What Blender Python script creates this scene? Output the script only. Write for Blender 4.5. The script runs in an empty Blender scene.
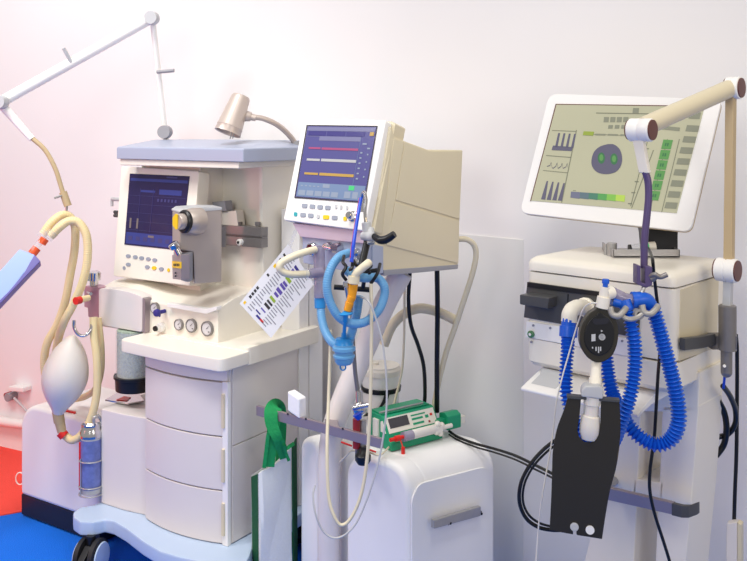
import bpy, bmesh, math, random
from mathutils import Vector as V, Matrix
random.seed(4)
C = bpy.context.scene.collection
FP, HY, CX, H = 900.0, 130.0, 373.5, 1.54
CAM = V((0, 0, H))
R = math.radians

# ------------------------------------------------------------------ helpers
def P(x, y, Y):
    return V(((x - CX) / FP * Y, Y, H - (y - HY) / FP * Y))
def ray(x, y):
    return V(((x - CX) / FP, 1.0, -(y - HY) / FP))
class Plane:
    def __init__(s, p, q, r):
        s.p = V(p); n = (V(q) - s.p).cross(V(r) - s.p).normalized()
        if n.dot(CAM - s.p) < 0: n = -n
        s.n = n
    def hit(s, x, y, off=0.0):
        d = ray(x, y); p0 = s.p + s.n * off
        return CAM + d * ((p0 - CAM).dot(s.n) / d.dot(s.n))
class Frame:
    """a corner in the room: s runs along the front (to the right), d goes into the machine"""
    def __init__(f, X, Y, deg):
        t = R(deg); f.o = V((X, Y, 0)); f.a = V((math.cos(t), -math.sin(t), 0)); f.d = V((math.sin(t), math.cos(t), 0))
    def w(f, s, d, z): return f.o + f.a * s + f.d * d + V((0, 0, z))
    def front(f, d=0.0):
        p = f.w(0, d, 0); return Plane(p, p + f.a, p + V((0, 0, 1)))
    def side(f, s=0.0):
        p = f.w(s, 0, 0); return Plane(p, p + f.d, p + V((0, 0, 1)))
    def fr(f, x, y, d=0.0): return f.front(d).hit(x, y)
    def sd(f, x, y, s=0.0): return f.side(s).hit(x, y)
def hz(x, y, z):
    d = ray(x, y); return CAM + d * ((z - H) / d.z)

def catmull(pts, step=None, n=8):
    pts = [V(p) for p in pts]
    if len(pts) < 3: return pts
    q = [pts[0] * 2 - pts[1]] + pts + [pts[-1] * 2 - pts[-2]]
    out = []
    for i in range(1, len(q) - 2):
        p0, p1, p2, p3 = q[i - 1:i + 3]
        k = n if step is None else max(2, int((p2 - p1).length / step))
        for j in range(k):
            t = j / k
            out.append(0.5 * ((2 * p1) + (p2 - p0) * t + (2 * p0 - 5 * p1 + 4 * p2 - p3) * t * t + (3 * p1 - p0 - 3 * p2 + p3) * t ** 3))
    out.append(pts[-1]); return out
def resample(pts, step):
    out = [pts[0]]; acc = 0.0
    for a, b in zip(pts, pts[1:]):
        L = (b - a).length; pos = step - acc
        while pos <= L:
            out.append(a.lerp(b, pos / L)); pos += step
        acc = (acc + L) % step if L else acc
    return out
def roundpoly(pts, r, n=5):
    out = []
    for i, p in enumerate(pts):
        p = V((p[0], p[1])); a = V(pts[i - 1][:2]); b = V(pts[(i + 1) % len(pts)][:2])
        ra = min(r, (a - p).length * .45); rb = min(r, (b - p).length * .45)
        A = p + (a - p).normalized() * ra; B = p + (b - p).normalized() * rb
        for k in range(n + 1):
            t = k / n; out.append(tuple(A * (1 - t) ** 2 + p * 2 * t * (1 - t) + B * t * t))
    return out
def ell(cx, cy, rx, ry, n=24):
    return [(cx + rx * math.cos(2 * math.pi * i / n), cy + ry * math.sin(2 * math.pi * i / n)) for i in range(n)]

OFF = {}
class MB:
    def __init__(s): s.bm = bmesh.new()
    def poly(s, pts, vec):
        """closed polygon swept along a vector"""
        vec = V(vec); a = [s.bm.verts.new(V(p)) for p in pts]; b = [s.bm.verts.new(V(p) + vec) for p in pts]
        s.bm.faces.new(a); s.bm.faces.new(b[::-1]); n = len(a)
        for i in range(n): s.bm.faces.new((a[i], a[(i + 1) % n], b[(i + 1) % n], b[i]))
        return s
    def slab(s, pl, pts, out=.002, back=0.0):
        """pixel outline measured on a plane, given a real thickness from `back` to `out` along its normal"""
        return s.poly([pl.hit(x, y, out) for x, y in pts], pl.n * (back - out))
    def loft(s, rings, cap=True, closed=True):
        vs = [[s.bm.verts.new(V(p)) for p in r] for r in rings]; n = len(vs[0])
        for A, B in zip(vs, vs[1:]):
            for i in range(n if closed else n - 1): s.bm.faces.new((A[i], A[(i + 1) % n], B[(i + 1) % n], B[i]))
        if cap: s.bm.faces.new(vs[0][::-1]); s.bm.faces.new(vs[-1])
        return s
    def fbox(s, f, s0, s1, d0, d1, z0, z1):
        return s.poly([f.w(s0, d0, z0), f.w(s1, d0, z0), f.w(s1, d1, z0), f.w(s0, d1, z0)], (0, 0, z1 - z0))
    def section(s, f, sd, z0, z1):
        return s.poly([f.w(a, d, z0) for a, d in sd], (0, 0, z1 - z0))
    def lathe(s, c, axis, prof, n=24):
        c = V(c); ax = V(axis).normalized(); u = ax.orthogonal().normalized(); w = ax.cross(u); rings = []
        for r, h in prof:
            r = max(r, 1e-5)
            rings.append([c + ax * h + (u * math.cos(2 * math.pi * i / n) + w * math.sin(2 * math.pi * i / n)) * r for i in range(n)])
        return s.loft(rings)
    def cyl(s, a, b, r, r2=None, n=20):
        a = V(a); b = V(b); return s.lathe(a, b - a, [(r, 0), (r if r2 is None else r2, (b - a).length)], n)
    def ball(s, c, r, n=12):
        return s.lathe(V(c), (0, 0, 1), [(r * math.sin(math.pi * i / n), -r * math.cos(math.pi * i / n)) for i in range(n + 1)], n * 2)
    def sweep(s, pts, rad, n=12):
        rings = []; t0 = (pts[1] - pts[0]).normalized(); u = t0.orthogonal().normalized()
        for i, p in enumerate(pts):
            t = (pts[min(i + 1, len(pts) - 1)] - pts[max(i - 1, 0)]).normalized()
            u = (u - t * u.dot(t)).normalized(); w = t.cross(u); r = rad(i) if callable(rad) else rad
            rings.append([p + (u * math.cos(2 * math.pi * k / n) + w * math.sin(2 * math.pi * k / n)) * r for k in range(n)])
        return s.loft(rings)
    def tube(s, path, r, n=12):
        return s.sweep(catmull([P(*p) if not isinstance(p, V) else p for p in path]), r, n)
    def ribbed(s, path, r, pitch=.009, depth=.16, n=14):
        pts = resample(catmull([P(*p) if not isinstance(p, V) else p for p in path], n=24), pitch / 6)
        return s.sweep(pts, lambda i: r * (1 - depth * .5 + depth * .5 * math.cos(2 * math.pi * i / 6)), n)
    def bar(s, path, wv, hv):
        """rectangular strap along points"""
        return s.loft([[p - wv - hv, p + wv - hv, p + wv + hv, p - wv + hv] for p in path])
    def build(s, name, m, parent=None, bevel=0.0, seg=2, smooth=38, sub=0):
        bm = s.bm
        bmesh.ops.recalc_face_normals(bm, faces=bm.faces)
        if bevel:
            es = [e for e in bm.edges if len(e.link_faces) == 2 and e.calc_face_angle(0) > R(32)]
            bmesh.ops.bevel(bm, geom=es, offset=bevel, segments=seg, profile=.5, affect='EDGES', clamp_overlap=True)
        if parent is None:
            xs = [v.co for v in bm.verts]
            off = V(((min(v.x for v in xs) + max(v.x for v in xs)) / 2, (min(v.y for v in xs) + max(v.y for v in xs)) / 2, min(v.z for v in xs)))
        else: off = OFF[parent.name]
        bmesh.ops.translate(bm, verts=bm.verts, vec=-off)
        for f in bm.faces: f.smooth = True
        for e in bm.edges:
            if len(e.link_faces) != 2 or e.calc_face_angle(0) > R(smooth): e.smooth = False
        me = bpy.data.meshes.new(name); bm.to_mesh(me); bm.free()
        o = bpy.data.objects.new(name, me); C.objects.link(o)
        o.data.materials.append(m)
        OFF[o.name] = off
        if parent is None: o.location = off
        else: o.parent = parent
        if bevel:
            wn = o.modifiers.new('normals', 'WEIGHTED_NORMAL'); wn.keep_sharp = True
        if sub:
            sm = o.modifiers.new('smooth', 'SUBSURF'); sm.levels = sub; sm.render_levels = sub
        return o
def thing(name, label, cat, loc, group=None):
    o = bpy.data.objects.new(name, None); C.objects.link(o); o.empty_display_size = .05
    o.location = loc; OFF[o.name] = V(loc); return tag(o, label, cat, group)
def tag(o, label, cat, group=None):
    o['label'] = label; o['category'] = cat
    if group: o['group'] = group
    return o
def struct(o): o['kind'] = 'structure'; return o

# ------------------------------------------------------------------ materials
def lin(c):
    return tuple(((x / 255) / 12.92 if x / 255 <= .04045 else ((x / 255 + .055) / 1.055) ** 2.4) for x in c) + (1,)
def mat(name, rgb, rough=.45, metal=0, trans=0, ior=1.45, noise=.04, scale=12, bump=0, emit=0, alpha=1, coat=0, sss=0):
    m = bpy.data.materials.new(name); m.use_nodes = True; nt = m.node_tree; b = nt.nodes['Principled BSDF']
    c = lin(rgb)
    b.inputs['Roughness'].default_value = rough; b.inputs['Metallic'].default_value = metal
    b.inputs['Transmission Weight'].default_value = trans; b.inputs['IOR'].default_value = ior
    b.inputs['Alpha'].default_value = alpha; b.inputs['Coat Weight'].default_value = coat
    tc = nt.nodes.new('ShaderNodeTexCoord'); nz = nt.nodes.new('ShaderNodeTexNoise')
    nz.inputs['Scale'].default_value = scale; nz.inputs['Detail'].default_value = 4
    nt.links.new(tc.outputs['Object'], nz.inputs['Vector'])
    mx = nt.nodes.new('ShaderNodeMix'); mx.data_type = 'RGBA'
    mx.inputs[6].default_value = tuple(max(0, v * (1 - noise)) for v in c[:3]) + (1,)
    mx.inputs[7].default_value = tuple(min(1, v * (1 + noise)) for v in c[:3]) + (1,)
    nt.links.new(nz.outputs['Fac'], mx.inputs[0]); nt.links.new(mx.outputs[2], b.inputs['Base Color'])
    if bump:
        bp = nt.nodes.new('ShaderNodeBump'); bp.inputs['Strength'].default_value = bump; bp.inputs['Distance'].default_value = .01
        nt.links.new(nz.outputs['Fac'], bp.inputs['Height']); nt.links.new(bp.outputs['Normal'], b.inputs['Normal'])
    if emit:
        nt.links.new(mx.outputs[2], b.inputs['Emission Color']); b.inputs['Emission Strength'].default_value = emit
    if sss:
        b.inputs['Subsurface Weight'].default_value = sss; b.inputs['Subsurface Radius'].default_value = (.02, .015, .01); b.inputs['Subsurface Scale'].default_value = .5
    return m
M = dict(
    wall=mat('wall_paint', (236, 234, 235), .55, noise=.015, scale=3),
    panel=mat('glossy_wall_panel', (228, 228, 226), .3, noise=.03, scale=2.5),
    blue_carpet=mat('blue_carpet', (0, 112, 232), .95, noise=.18, scale=260, bump=.5),
    red_carpet=mat('red_carpet', (244, 78, 66), .95, noise=.15, scale=260, bump=.5),
    white=mat('white_plastic', (238, 236, 234), .35, noise=.015),
    ivory=mat('ivory_plastic', (236, 230, 218), .38, noise=.02),
    beige=mat('beige_plastic', (212, 201, 174), .45, noise=.02),
    cool=mat('cool_white_panel', (222, 215, 212), .38, noise=.015),
    lidblue=mat('pale_blue_plastic', (164, 171, 192), .35, noise=.015),
    baseblue=mat('base_pale_blue', (184, 202, 226), .4, noise=.015),
    grey=mat('grey_plastic', (150, 150, 156), .45, noise=.03),
    lgrey=mat('light_grey_plastic', (190, 191, 194), .45, noise=.03),
    dgrey=mat('dark_grey_plastic', (74, 74, 76), .4, noise=.05),
    black=mat('black_plastic', (22, 22, 26), .35, noise=.08),
    rubber=mat('black_rubber', (30, 30, 34), .6, noise=.08),
    cable=mat('black_cable', (20, 20, 22), .35, noise=.05),
    navy=mat('black_base', (30, 30, 40), .45, noise=.06),
    steel=mat('brushed_steel', (176, 174, 174), .36, .55, noise=.08, scale=60),
    dsteel=mat('dark_steel', (134, 130, 130), .36, .5, noise=.08, scale=60),
    chrome=mat('chrome', (214, 212, 214), .14, 1, noise=.03),
    mauve=mat('mauve_lit_metal', (158, 146, 152), .34, .45, noise=.06),  # mauve: purple light on grey metal, put into the colour
    armwhite=mat('arm_white', (252, 249, 244), .4, noise=.01),
    roselit=mat('rose_lit_grey_metal', (186, 142, 160), .34, .35, noise=.06), clipgrey=mat('clip_grey', (164, 160, 156), .4, .2),  # rose tint on grey manifold metal is purple light put into the colour
    pinkgrey=mat('pinkish_grey_plastic', (196, 176, 190), .4), 
    silver=mat('silver_paint', (180, 168, 160), .38, .35, noise=.03),
    taupe=mat('lamp_taupe', (196, 182, 174), .38, .4, noise=.03),
    tan=mat('tan_tube', (190, 168, 130), .45, noise=.05),
    cream=mat('cream_silicone_hose', (234, 214, 164), .4, noise=.04, sss=.15),
    creamtube=mat('cream_tube', (224, 214, 188), .4, noise=.04),
    bag=mat('translucent_white_silicone', (226, 220, 212), .42, noise=.04, sss=.3),
    amber=mat('amber_plastic', (232, 156, 36), .15, noise=.2, scale=60),
    red=mat('red_plastic', (214, 40, 32), .35, noise=.04),
    brick=mat('dark_red_handle', (150, 40, 44), .35, noise=.05),
    brown=mat('brown_cap', (96, 52, 46), .4, noise=.05),
    orange=mat('orange_connector', (232, 88, 40), .3, noise=.05),
    lblue=mat('light_blue_tube', (110, 172, 222), .28, noise=.05, trans=.15),
    mblue=mat('mid_blue_connector', (40, 138, 206), .3, noise=.05),
    rblue=mat('royal_blue_hose', (22, 92, 206), .35, noise=.05),
    dblue=mat('deep_blue_cord', (20, 70, 200), .35, noise=.05),
    trayblue=mat('periwinkle_plastic', (150, 176, 232), .35, noise=.03),
    trayedge=mat('violet_plastic_edge', (92, 84, 160), .35, noise=.03),
    purple=mat('violet_gooseneck', (92, 78, 120), .4, .3, noise=.06),
    clear=mat('clear_plastic', (226, 226, 232), .08, alpha=.2, noise=.01),
    smoky=mat('smoky_clear_plastic', (160, 152, 178), .1, alpha=.68, noise=.03),
    lime=mat('grey_green_granules', (160, 176, 160), .85, noise=.75, scale=150, bump=.6),
    green=mat('green_pump_case', (26, 156, 112), .38, noise=.04),
    dgreen=mat('dark_green_fabric', (12, 84, 48), .8, noise=.12, scale=120, bump=.2),
    fgreen=mat('green_fabric', (20, 150, 82), .75, noise=.12, scale=90, bump=.2),
    cloth=mat('white_nonwoven_fabric', (222, 226, 226), .85, noise=.04, scale=150, bump=.15),
    foam=mat('white_foam', (244, 244, 246), .7, noise=.02, scale=120, bump=.1),
    paper=mat('white_laminated_paper', (226, 226, 232), .3, noise=.01),
    ink=mat('grey_print', (138, 138, 150), .5), inkdark=mat('black_print', (40, 36, 44), .5),
    inkpurple=mat('purple_print', (92, 74, 160), .5), inkgreen=mat('green_print', (142, 172, 50), .5),
    inkblue=mat('navy_print', (50, 44, 130), .5), inkred=mat('red_print', (206, 40, 44), .5), yellow=mat('yellow_print', (240, 196, 30), .45),
    button=mat('grey_button', (150, 156, 170), .4), tealb=mat('teal_button', (44, 160, 170), .4),
    dial=mat('gauge_face', (206, 204, 208), .3), inkline=mat('seam_shadow_gap', (120, 112, 104), .6),
    olive=mat('black_olive_sheet', (44, 40, 32), .42, noise=.1, scale=5),
    bluelabel=mat('blue_label', (104, 116, 176), .3, noise=.5, scale=45),
    scr_navy=mat('screen_navy', (38, 30, 70), .2, emit=.22, noise=.1, scale=5), scr_navy2=mat('screen_navy_band', (52, 58, 122), .2, emit=.25),
    scr_line=mat('screen_faint_lines', (62, 58, 106), .2, emit=.25), scr_y=mat('screen_yellow_lines', (112, 100, 100), .2, emit=.25),
    sv_base=mat('screen_violet', (76, 74, 124), .2, emit=0.33), sv_top=mat('screen_greyviolet', (108, 108, 140), .2, emit=0.33),
    sv_bot=mat('screen_greyblue', (104, 122, 152), .2, emit=0.33), sv_btn=mat('screen_pale_button', (128, 138, 156), .2, emit=0.33),
    sv_red=mat('screen_red_trace', (146, 70, 106), .2, emit=0.39), sv_white=mat('screen_white_trace', (160, 160, 162), .2, emit=0.39),
    sv_gold=mat('screen_gold_trace', (164, 134, 72), .2, emit=0.39), sv_green=mat('screen_green_key', (70, 176, 110), .2, emit=0.39), sv_navy=mat('screen_dark_violet', (60, 56, 112), .2, emit=0.33),
    sr_base=mat('screen_olive', (168, 167, 142), .25, emit=0.30, noise=.05, scale=3), sr_line=mat('screen_olive_line', (118, 120, 104), .25, emit=0.25),
    sr_grey=mat('screen_grey_block', (126, 128, 112), .25, emit=0.28), sr_vio=mat('screen_slate', (90, 88, 106), .25, emit=0.28),
    sr_grn=mat('screen_green', (88, 138, 80), .25, emit=0.30), sr_lime=mat('screen_lime', (134, 150, 66), .25, emit=0.33), sr_dgrn=mat('screen_deep_green', (62, 108, 74), .25, emit=0.28),
    sr_light=mat('screen_light', (204, 206, 186), .25, emit=0.30), lcd=mat('pump_lcd', (74, 72, 76), .25, noise=.05),
)

# ------------------------------------------------------------------ the place
WK, WC = .52, 3.43
def wall_at(x): u = (x - CX) / FP; Y = WC / (1 + WK * u); return V((u * Y, Y, 0))
WD = V((1, -WK, 0)).normalized(); WN = V((-WK, -1, 0)).normalized()
WPL = Plane(wall_at(373), wall_at(373) + WD, wall_at(373) + V((0, 0, 1)))
m = MB(); a = V((-3.2, WC + 1.664, 0)); b = V((1.75, WC - .91, 0))
m.poly([a, b, b - WN * .1, a - WN * .1], (0, 0, 3.2)); struct(m.build('wall_back', M['wall']))
m = MB(); m.poly([(-3.4, -1, -.05), (2.2, -1, -.05), (2.2, 5.2, -.05), (-3.4, 5.2, -.05)], (0, 0, .05)); struct(m.build('floor', M['blue_carpet']))
pr = [hz(-60, 527, 0), hz(20, 512.5, 0)]; dirv = (pr[1] - pr[0]).normalized()
m = MB(); q = pr[0] - dirv * 1.2; e = q + dirv * 2.05
m.poly([q, e, e + V((-.3, 1.0, 0)), V((-3.1, 5.15, 0)), V((-3.35, 5.15, 0)), V((-3.35, q.y - .4, 0))], (0, 0, .004)); o = m.build('red_carpet', M['red_carpet']); struct(o)
m = MB(); m.poly([WPL.hit(x, y, .004) for x, y in ((439, 232), (523, 240))] + [V((WPL.hit(523, 240, .004).x, WPL.hit(523, 240, .004).y, 0)), V((WPL.hit(439, 232, .004).x, WPL.hit(439, 232, .004).y, 0))], -WPL.n * .004)
o = m.build('wall_panel', M['panel']); struct(o)

# ------------------------------------------------------------------ anaesthesia machine (left)
L = Frame(-.4753, 2.94, 33)
AM = thing('anesthesia_machine', 'large white anesthesia machine with pale blue lid, dark screen and three front drawers', 'medical machine', L.w(-.3, .25, 0))
# wheeled base
pts = [hz(x, y, .18) for x, y in ((73, 512), (73.5, 517), (80, 521.5), (93, 522), (105, 519), (114, 521), (126, 528), (143, 541), (160, 551), (180, 557), (200, 561), (214, 568), (230, 570), (245, 565), (250, 555), (253, 545))]
pts += [L.w(.03, .5, .18), L.w(-.62, .5, .18), hz(92, 505, .18), hz(80, 507, .18)]
m = MB(); m.poly(pts, (0, 0, -.05)); m.build('base', M['baseblue'], AM, .008)
def caster(par, X, Y, top, ang=-13, r=.055):
    ax = V((math.cos(R(ang)), math.sin(R(ang)), 0)); c = V((X, Y, r))
    m = MB(); m.cyl(c - ax * .014, c + ax * .014, r * .72); m.cyl(c + V((0, 0, r * .5)), V((X, Y, top)), .016); 
    q = V((-ax.y, ax.x, 0)); m.poly([c - ax * .012 - q * .075 + V((0, 0, .01)), c + ax * .012 - q * .075 + V((0, 0, .01)), c + ax * .012 - q * .02 + V((0, 0, .045)), c - ax * .012 - q * .02 + V((0, 0, .045))], (0, 0, -.012))
    k = m.build('caster', M['black'], par, .002)
    for sg in (-1, 1):
        m = MB(); m.lathe(c + ax * sg * .016, ax * sg, [(r * .55, 0), (r, .003), (r, .018), (r * .86, .024)], 28); m.build('wheel', M['rubber'], k)
        m = MB(); m.lathe(c + ax * sg * .040, ax * sg, [(r * .84, 0), (r * .8, .004), (.005, .006)], 28); m.build('wheel_cover', M['baseblue'], k)
for w in (P(91, 540, 3.12), L.w(-.03, -.09, 0), L.w(-.57, .44, 0), L.w(-.03, .44, 0)):
    caster(AM, w.x, w.y, .135, -13, .062)
# lower cabinet
m = MB(); m.section(L, [(-.632, .02), (-.618, .002), (-.50, .004), (-.44, .012), (-.388, .02), (-.388, .46), (-.632, .46)], .18, .525); m.build('side_cabinet', M['cool'], AM, .006)
m = MB(); m.fbox(L, -.386, -.002, .012, .46, .18, .765); m.build('cabinet_body', M['cool'], AM, .003)
m = MB(); m.fbox(L, -.022, .002, -.004, .012, .18, .715); m.build('corner_post', M['white'], AM, .002)
def bow(s): return -.03 * (1 - ((s + .203) / .184) ** 2)
for z0, z1 in ((.183, .354), (.358, .531), (.535, .711)):
    ss = [-.386 + .364 * i / 14 for i in range(15)]
    m = MB(); m.section(L, [(s, bow(s)) for s in ss] + [(-.022, .02), (-.386, .02)], z0, z1); dr = m.build('drawer', M['cool'], AM, .003)
    m = MB(); m.fbox(L, -.021, -.010, -.010, .004, z0 + .03, z1 - .035); m.build('handle', M['beige'], dr, .001)
m = MB(); ss = [-.386 + .38 * i / 14 for i in range(15)]
m.section(L, [(s, bow(s) * .9) for s in ss] + [(-.01, .02), (-.386, .02)], .716, .765); m.build('top_rail', M['cool'], AM, .002)
m = MB(); m.fbox(L, -.001, .003, .02, .36, .185, .50); m.fbox(L, -.001, .003, .02, .36, .504, .76); m.build('side_panel', M['cool'], AM, .001)
# rear columns
m = MB(); m.fbox(L, -.08, .004, .375, .43, .18, 1.25); m.fbox(L, -.08, .002, .438, .52, .18, 1.25); m.build('rear_column', M['white'], AM, .003)
# worktop
zb, zt = .765, .808
w0 = L.fr(120, 353, -.063); w0 = (w0 - L.o).dot(L.a) - .022
m = MB(); m.section(L, roundpoly([(w0, -.05), (-.2, -.067), (.031, -.063), (.035, .055), (.03, .08), (w0, .10)], .03), zb, zt); m.build('work_tray', M['ivory'], AM, .005)
m = MB(); m.section(L, roundpoly([(.0, .062), (.034, .062), (.034, .46), (-.0, .46)], .015), zb - .004, zt + .012); m.fbox(L, -.40, .01, .06, .45, zb, zt + .004); m.build('worktop', M['ivory'], AM, .004)
# flow console
prof = [(98, 289, 326), (114, 289.5, 328.5), (130, 292, 331), (144, 298, 334.5), (156, 302.5, 337.5), (167, 304.5, 339), (190, 308, 342), (205, 310, 344), (218, 309, 345.5)]
rings = []
for x, yt, yb in prof:
    t = L.fr(x, yt, .085); bq = L.fr(x, yb, .081); s_ = (t - L.o).dot(L.a)
    rings.append([bq, t, L.w(s_, .16, t.z + .022), L.w(s_, .40, .985), L.w(s_, .40, bq.z)])
m = MB(); m.loft(rings); m.build('console', M['ivory'], AM, .004)
FPc = L.front(.081)
m = MB(); m.slab(FPc, [(167, 303), (190, 306.5), (206, 309), (216.5, 306.5), (216.5, 310), (206, 314), (190, 311), (167, 307)], .016, -.01); m.build('console_lip', M['white'], AM, .002)
m = MB(); m.slab(L.front(.06), roundpoly([(98.5, 288.5), (115, 289), (130, 292), (142.5, 297), (142, 332.5), (98.5, 325)], 3), 0, -.05); m.build('console_door', M['cool'], AM, .003)
m = MB(); m.slab(FPc, [(142.5, 298), (145, 299), (145, 333), (142.5, 332)], .022, -.01); m.build('door_gap_strip', M['mauve'], AM)
for x, y, r in ((155.5, 308, .02), (179.5, 324.5, .02), (192, 325.5, .024), (208, 328.5, .026)):
    c = FPc.hit(x, y); m = MB(); m.lathe(c, FPc.n, [(r, -.004), (r, .008), (r * .86, .010), (r * .82, .006), (.001, .006)], 28); g = m.build('gauge', M['dsteel'], AM)
    m = MB(); m.lathe(c + FPc.n * .0062, FPc.n, [(r * .8, 0), (r * .8, .0012)], 28); m.build('dial_face', M['dial'], g)
    m = MB(); up = V((0, 0, 1)); sd = L.a; p = c + FPc.n * .0082
    m.poly([p - sd * .0016, p + sd * .0016, p + sd * r * .55 + up * r * .5], FPc.n * .0008); m.poly([p + sd * r * .3 - up * r * .3, p + sd * r * .55 - up * r * .3, p + sd * r * .55 - up * r * .4, p + sd * r * .3 - up * r * .4], FPc.n * .0008); m.build('needle', M['inkdark'], g)
c = FPc.hit(165, 311); m = MB(); m.cyl(c, c + FPc.n * .03, .007); m.lathe(c + FPc.n * .03, FPc.n, [(.011, 0), (.014, .006), (.012, .016), (.003, .018)]); m.poly([c + FPc.n * .03 + V((0, 0, -.006)) - L.a * .004, c + FPc.n * .03 + V((0, 0, -.006)) + L.a * .012, c + FPc.n * .03 + V((0, 0, -.016)) + L.a * .008], FPc.n * .004); m.build('switch', M['inkblue'], AM, .001)
c = FPc.hit(162, 327); m = MB(); m.lathe(c, FPc.n, [(.017, 0), (.017, .012), (.012, .016), (.012, .028), (.002, .03)]); kb = m.build('control_knob', M['white'], AM)
m = MB(); m.lathe(c + FPc.n * .03, FPc.n, [(.010, 0), (.009, .006), (.001, .007)]); m.build('knob_cap', M['black'], kb)
# upper body with niche
m = MB(); m.fbox(L, -.64, -.33, .215, .5, .93, 1.412); m.fbox(L, -.34, -.1, .335, .5, .80, 1.412); m.build('upper_body', M['ivory'], AM, .004)
m = MB(); m.fbox(L, -.33, -.1, .30, .38, .84, 1.127); m.build('niche_base', M['ivory'], AM, .004)
m = MB(); m.poly([L.w(-.116, .30, .84), L.w(-.116, .5, .84), L.w(-.116, .5, 1.412), L.w(-.116, .29, 1.412)], L.a * .017); m.build('niche_side', M['ivory'], AM, .003)
m = MB(); m.section(L, [(-.642, .11), (-.05, .11), (-.07, .21), (-.07, .5), (-.642, .5)], 1.408, 1.432); m.build('lid_trim', M['ivory'], AM, .005)
o1 = [(-.648, .10), (-.022, .10), (-.0, .20), (-.0, .5), (-.648, .5)]; o2 = [(-.64, .28), (-.08, .28), (-.07, .30), (-.07, .48), (-.64, .48)]
m = MB(); m.loft([[L.w(s, d, 1.432) for s, d in o1], [L.w(s, d, 1.474) for s, d in o1], [L.w(s * .99, d * .99 + .005, 1.478) for s, d in o1], [L.w(s, d, 1.502) for s, d in o2]]); m.build('lid', M['lidblue'], AM, .004)
# screen
SP = Plane(L.fr(115, 276, .13), L.fr(192, 285, .13), L.fr(121, 166, .19))
m = MB(); m.slab(SP, roundpoly([(121, 166), (199, 171), (189.5, 286), (113, 276)], 2), .0, -.06); m.build('screen_bezel', M['ivory'], AM, .005)
m = MB(); m.slab(SP, [(129.8, 173.5), (189.5, 176.2), (181, 250.5), (124.3, 244.5)], .002, -.004); sc = m.build('screen', M['scr_navy'], AM)
def quadgrid(m, pl, q, cells, out):
    tl, tr, br, bl = [V(p) for p in q]
    for u0, v0, u1, v1 in cells:
        f = lambda u, v: tuple((tl * (1 - u) + tr * u) * (1 - v) + (bl * (1 - u) + br * u) * v)
        m.slab(pl, [f(u0, v0), f(u1, v0), f(u1, v1), f(u0, v1)], out, out - .0006)
    return m
Q = [(129.8, 173.5), (189.5, 176.2), (181, 250.5), (124.3, 244.5)]
m = quadgrid(MB(), SP, Q, [(.02, .06, .98, .10), (.2, .22, .45, .25), (.52, .20, .9, .27), (.02, .82, .98, .98)], .0028); m.build('display_bands', M['scr_navy2'], sc)
cells = [(.02, .3 + .12 * i, .98, .304 + .12 * i) for i in range(5)] + [(.2, .2, .205, .8), (.42, .2, .425, .8)] + [(.06 + .13 * i, .87, .13 + .13 * i, .93) for i in range(7)] + [(.5 + .06 * i, .33, .53 + .06 * i, .37) for i in range(6)] + [(.62, .02, .8, .04)]
m = quadgrid(MB(), SP, Q, cells, .0034); m.build('display_lines', M['scr_line'], sc)
m = quadgrid(MB(), SP, Q, [(.06, .62, .09, .76), (.18, .62, .21, .76), (.4, .84, .5, .87)], .0036); m.build('display_marks', M['scr_y'], sc)
for x, y, c in ((128, 256, 'button'), (135, 257, 'button'), (141.3, 258, 'button'), (148, 259, 'button'), (154.4, 260, 'button'), (128, 264.5, 'button'), (147, 267, 'button'), (153.8, 268, 'yellow'), (161, 269, 'button'), (168.3, 270, 'yellow'), (123.8, 268, 'button')):
    m = MB(); m.slab(SP, ell(x, y, 2.3 if x not in (168.3, 123.8) else 1.2, 1.9, 14), .003, -.002); m.build('key', M[c], AM)
# rail in niche
m = MB(); RZ0, RZ1 = 1.119, 1.192
m.fbox(L, -.33, -.08, .262, .30, RZ0, RZ0 + .034); m.fbox(L, -.33, -.08, .266, .30, RZ0 + .034, RZ0 + .04); m.fbox(L, -.33, -.08, .262, .30, RZ0 + .04, RZ1); rl = m.build('mounting_rail', M['dsteel'], AM, .002)
RPl = L.front(.262)
for x, y, r, mt in ((241, 242, .012, 'white'),):
    c = RPl.hit(x, y); m = MB(); m.lathe(c, RPl.n, [(r, -.002), (r, .012), (r * .8, .015), (.001, .015)]); b_ = m.build('rail_knob', M[mt], rl); m = MB(); m.cyl(c + RPl.n * .014, c + RPl.n * .018, .005); m.build('screw', M['black'], rl)
m = MB()
for x in (236, 254):
    c = RPl.hit(x, 229); c = c + L.d * .02; m.cyl(c, c + V((0, 0, .02)), .008); m.cyl(c + V((0, 0, .012)), c + V((0, 0, .024)), .011, n=6)
m.build('rail_bolt', M['dsteel'], rl)
m = MB(); m.slab(L.front(.27), [(221, 212), (236, 210.5), (238, 226), (221, 226)], 0, -.04); m.build('mount_block', M['ivory'], AM, .002)
m = MB(); m.slab(L.front(.26), [(212, 202), (224.5, 201), (226, 211), (214, 212)], 0, -.04); m.build('mount_cap', M['grey'], AM, .002)
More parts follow.
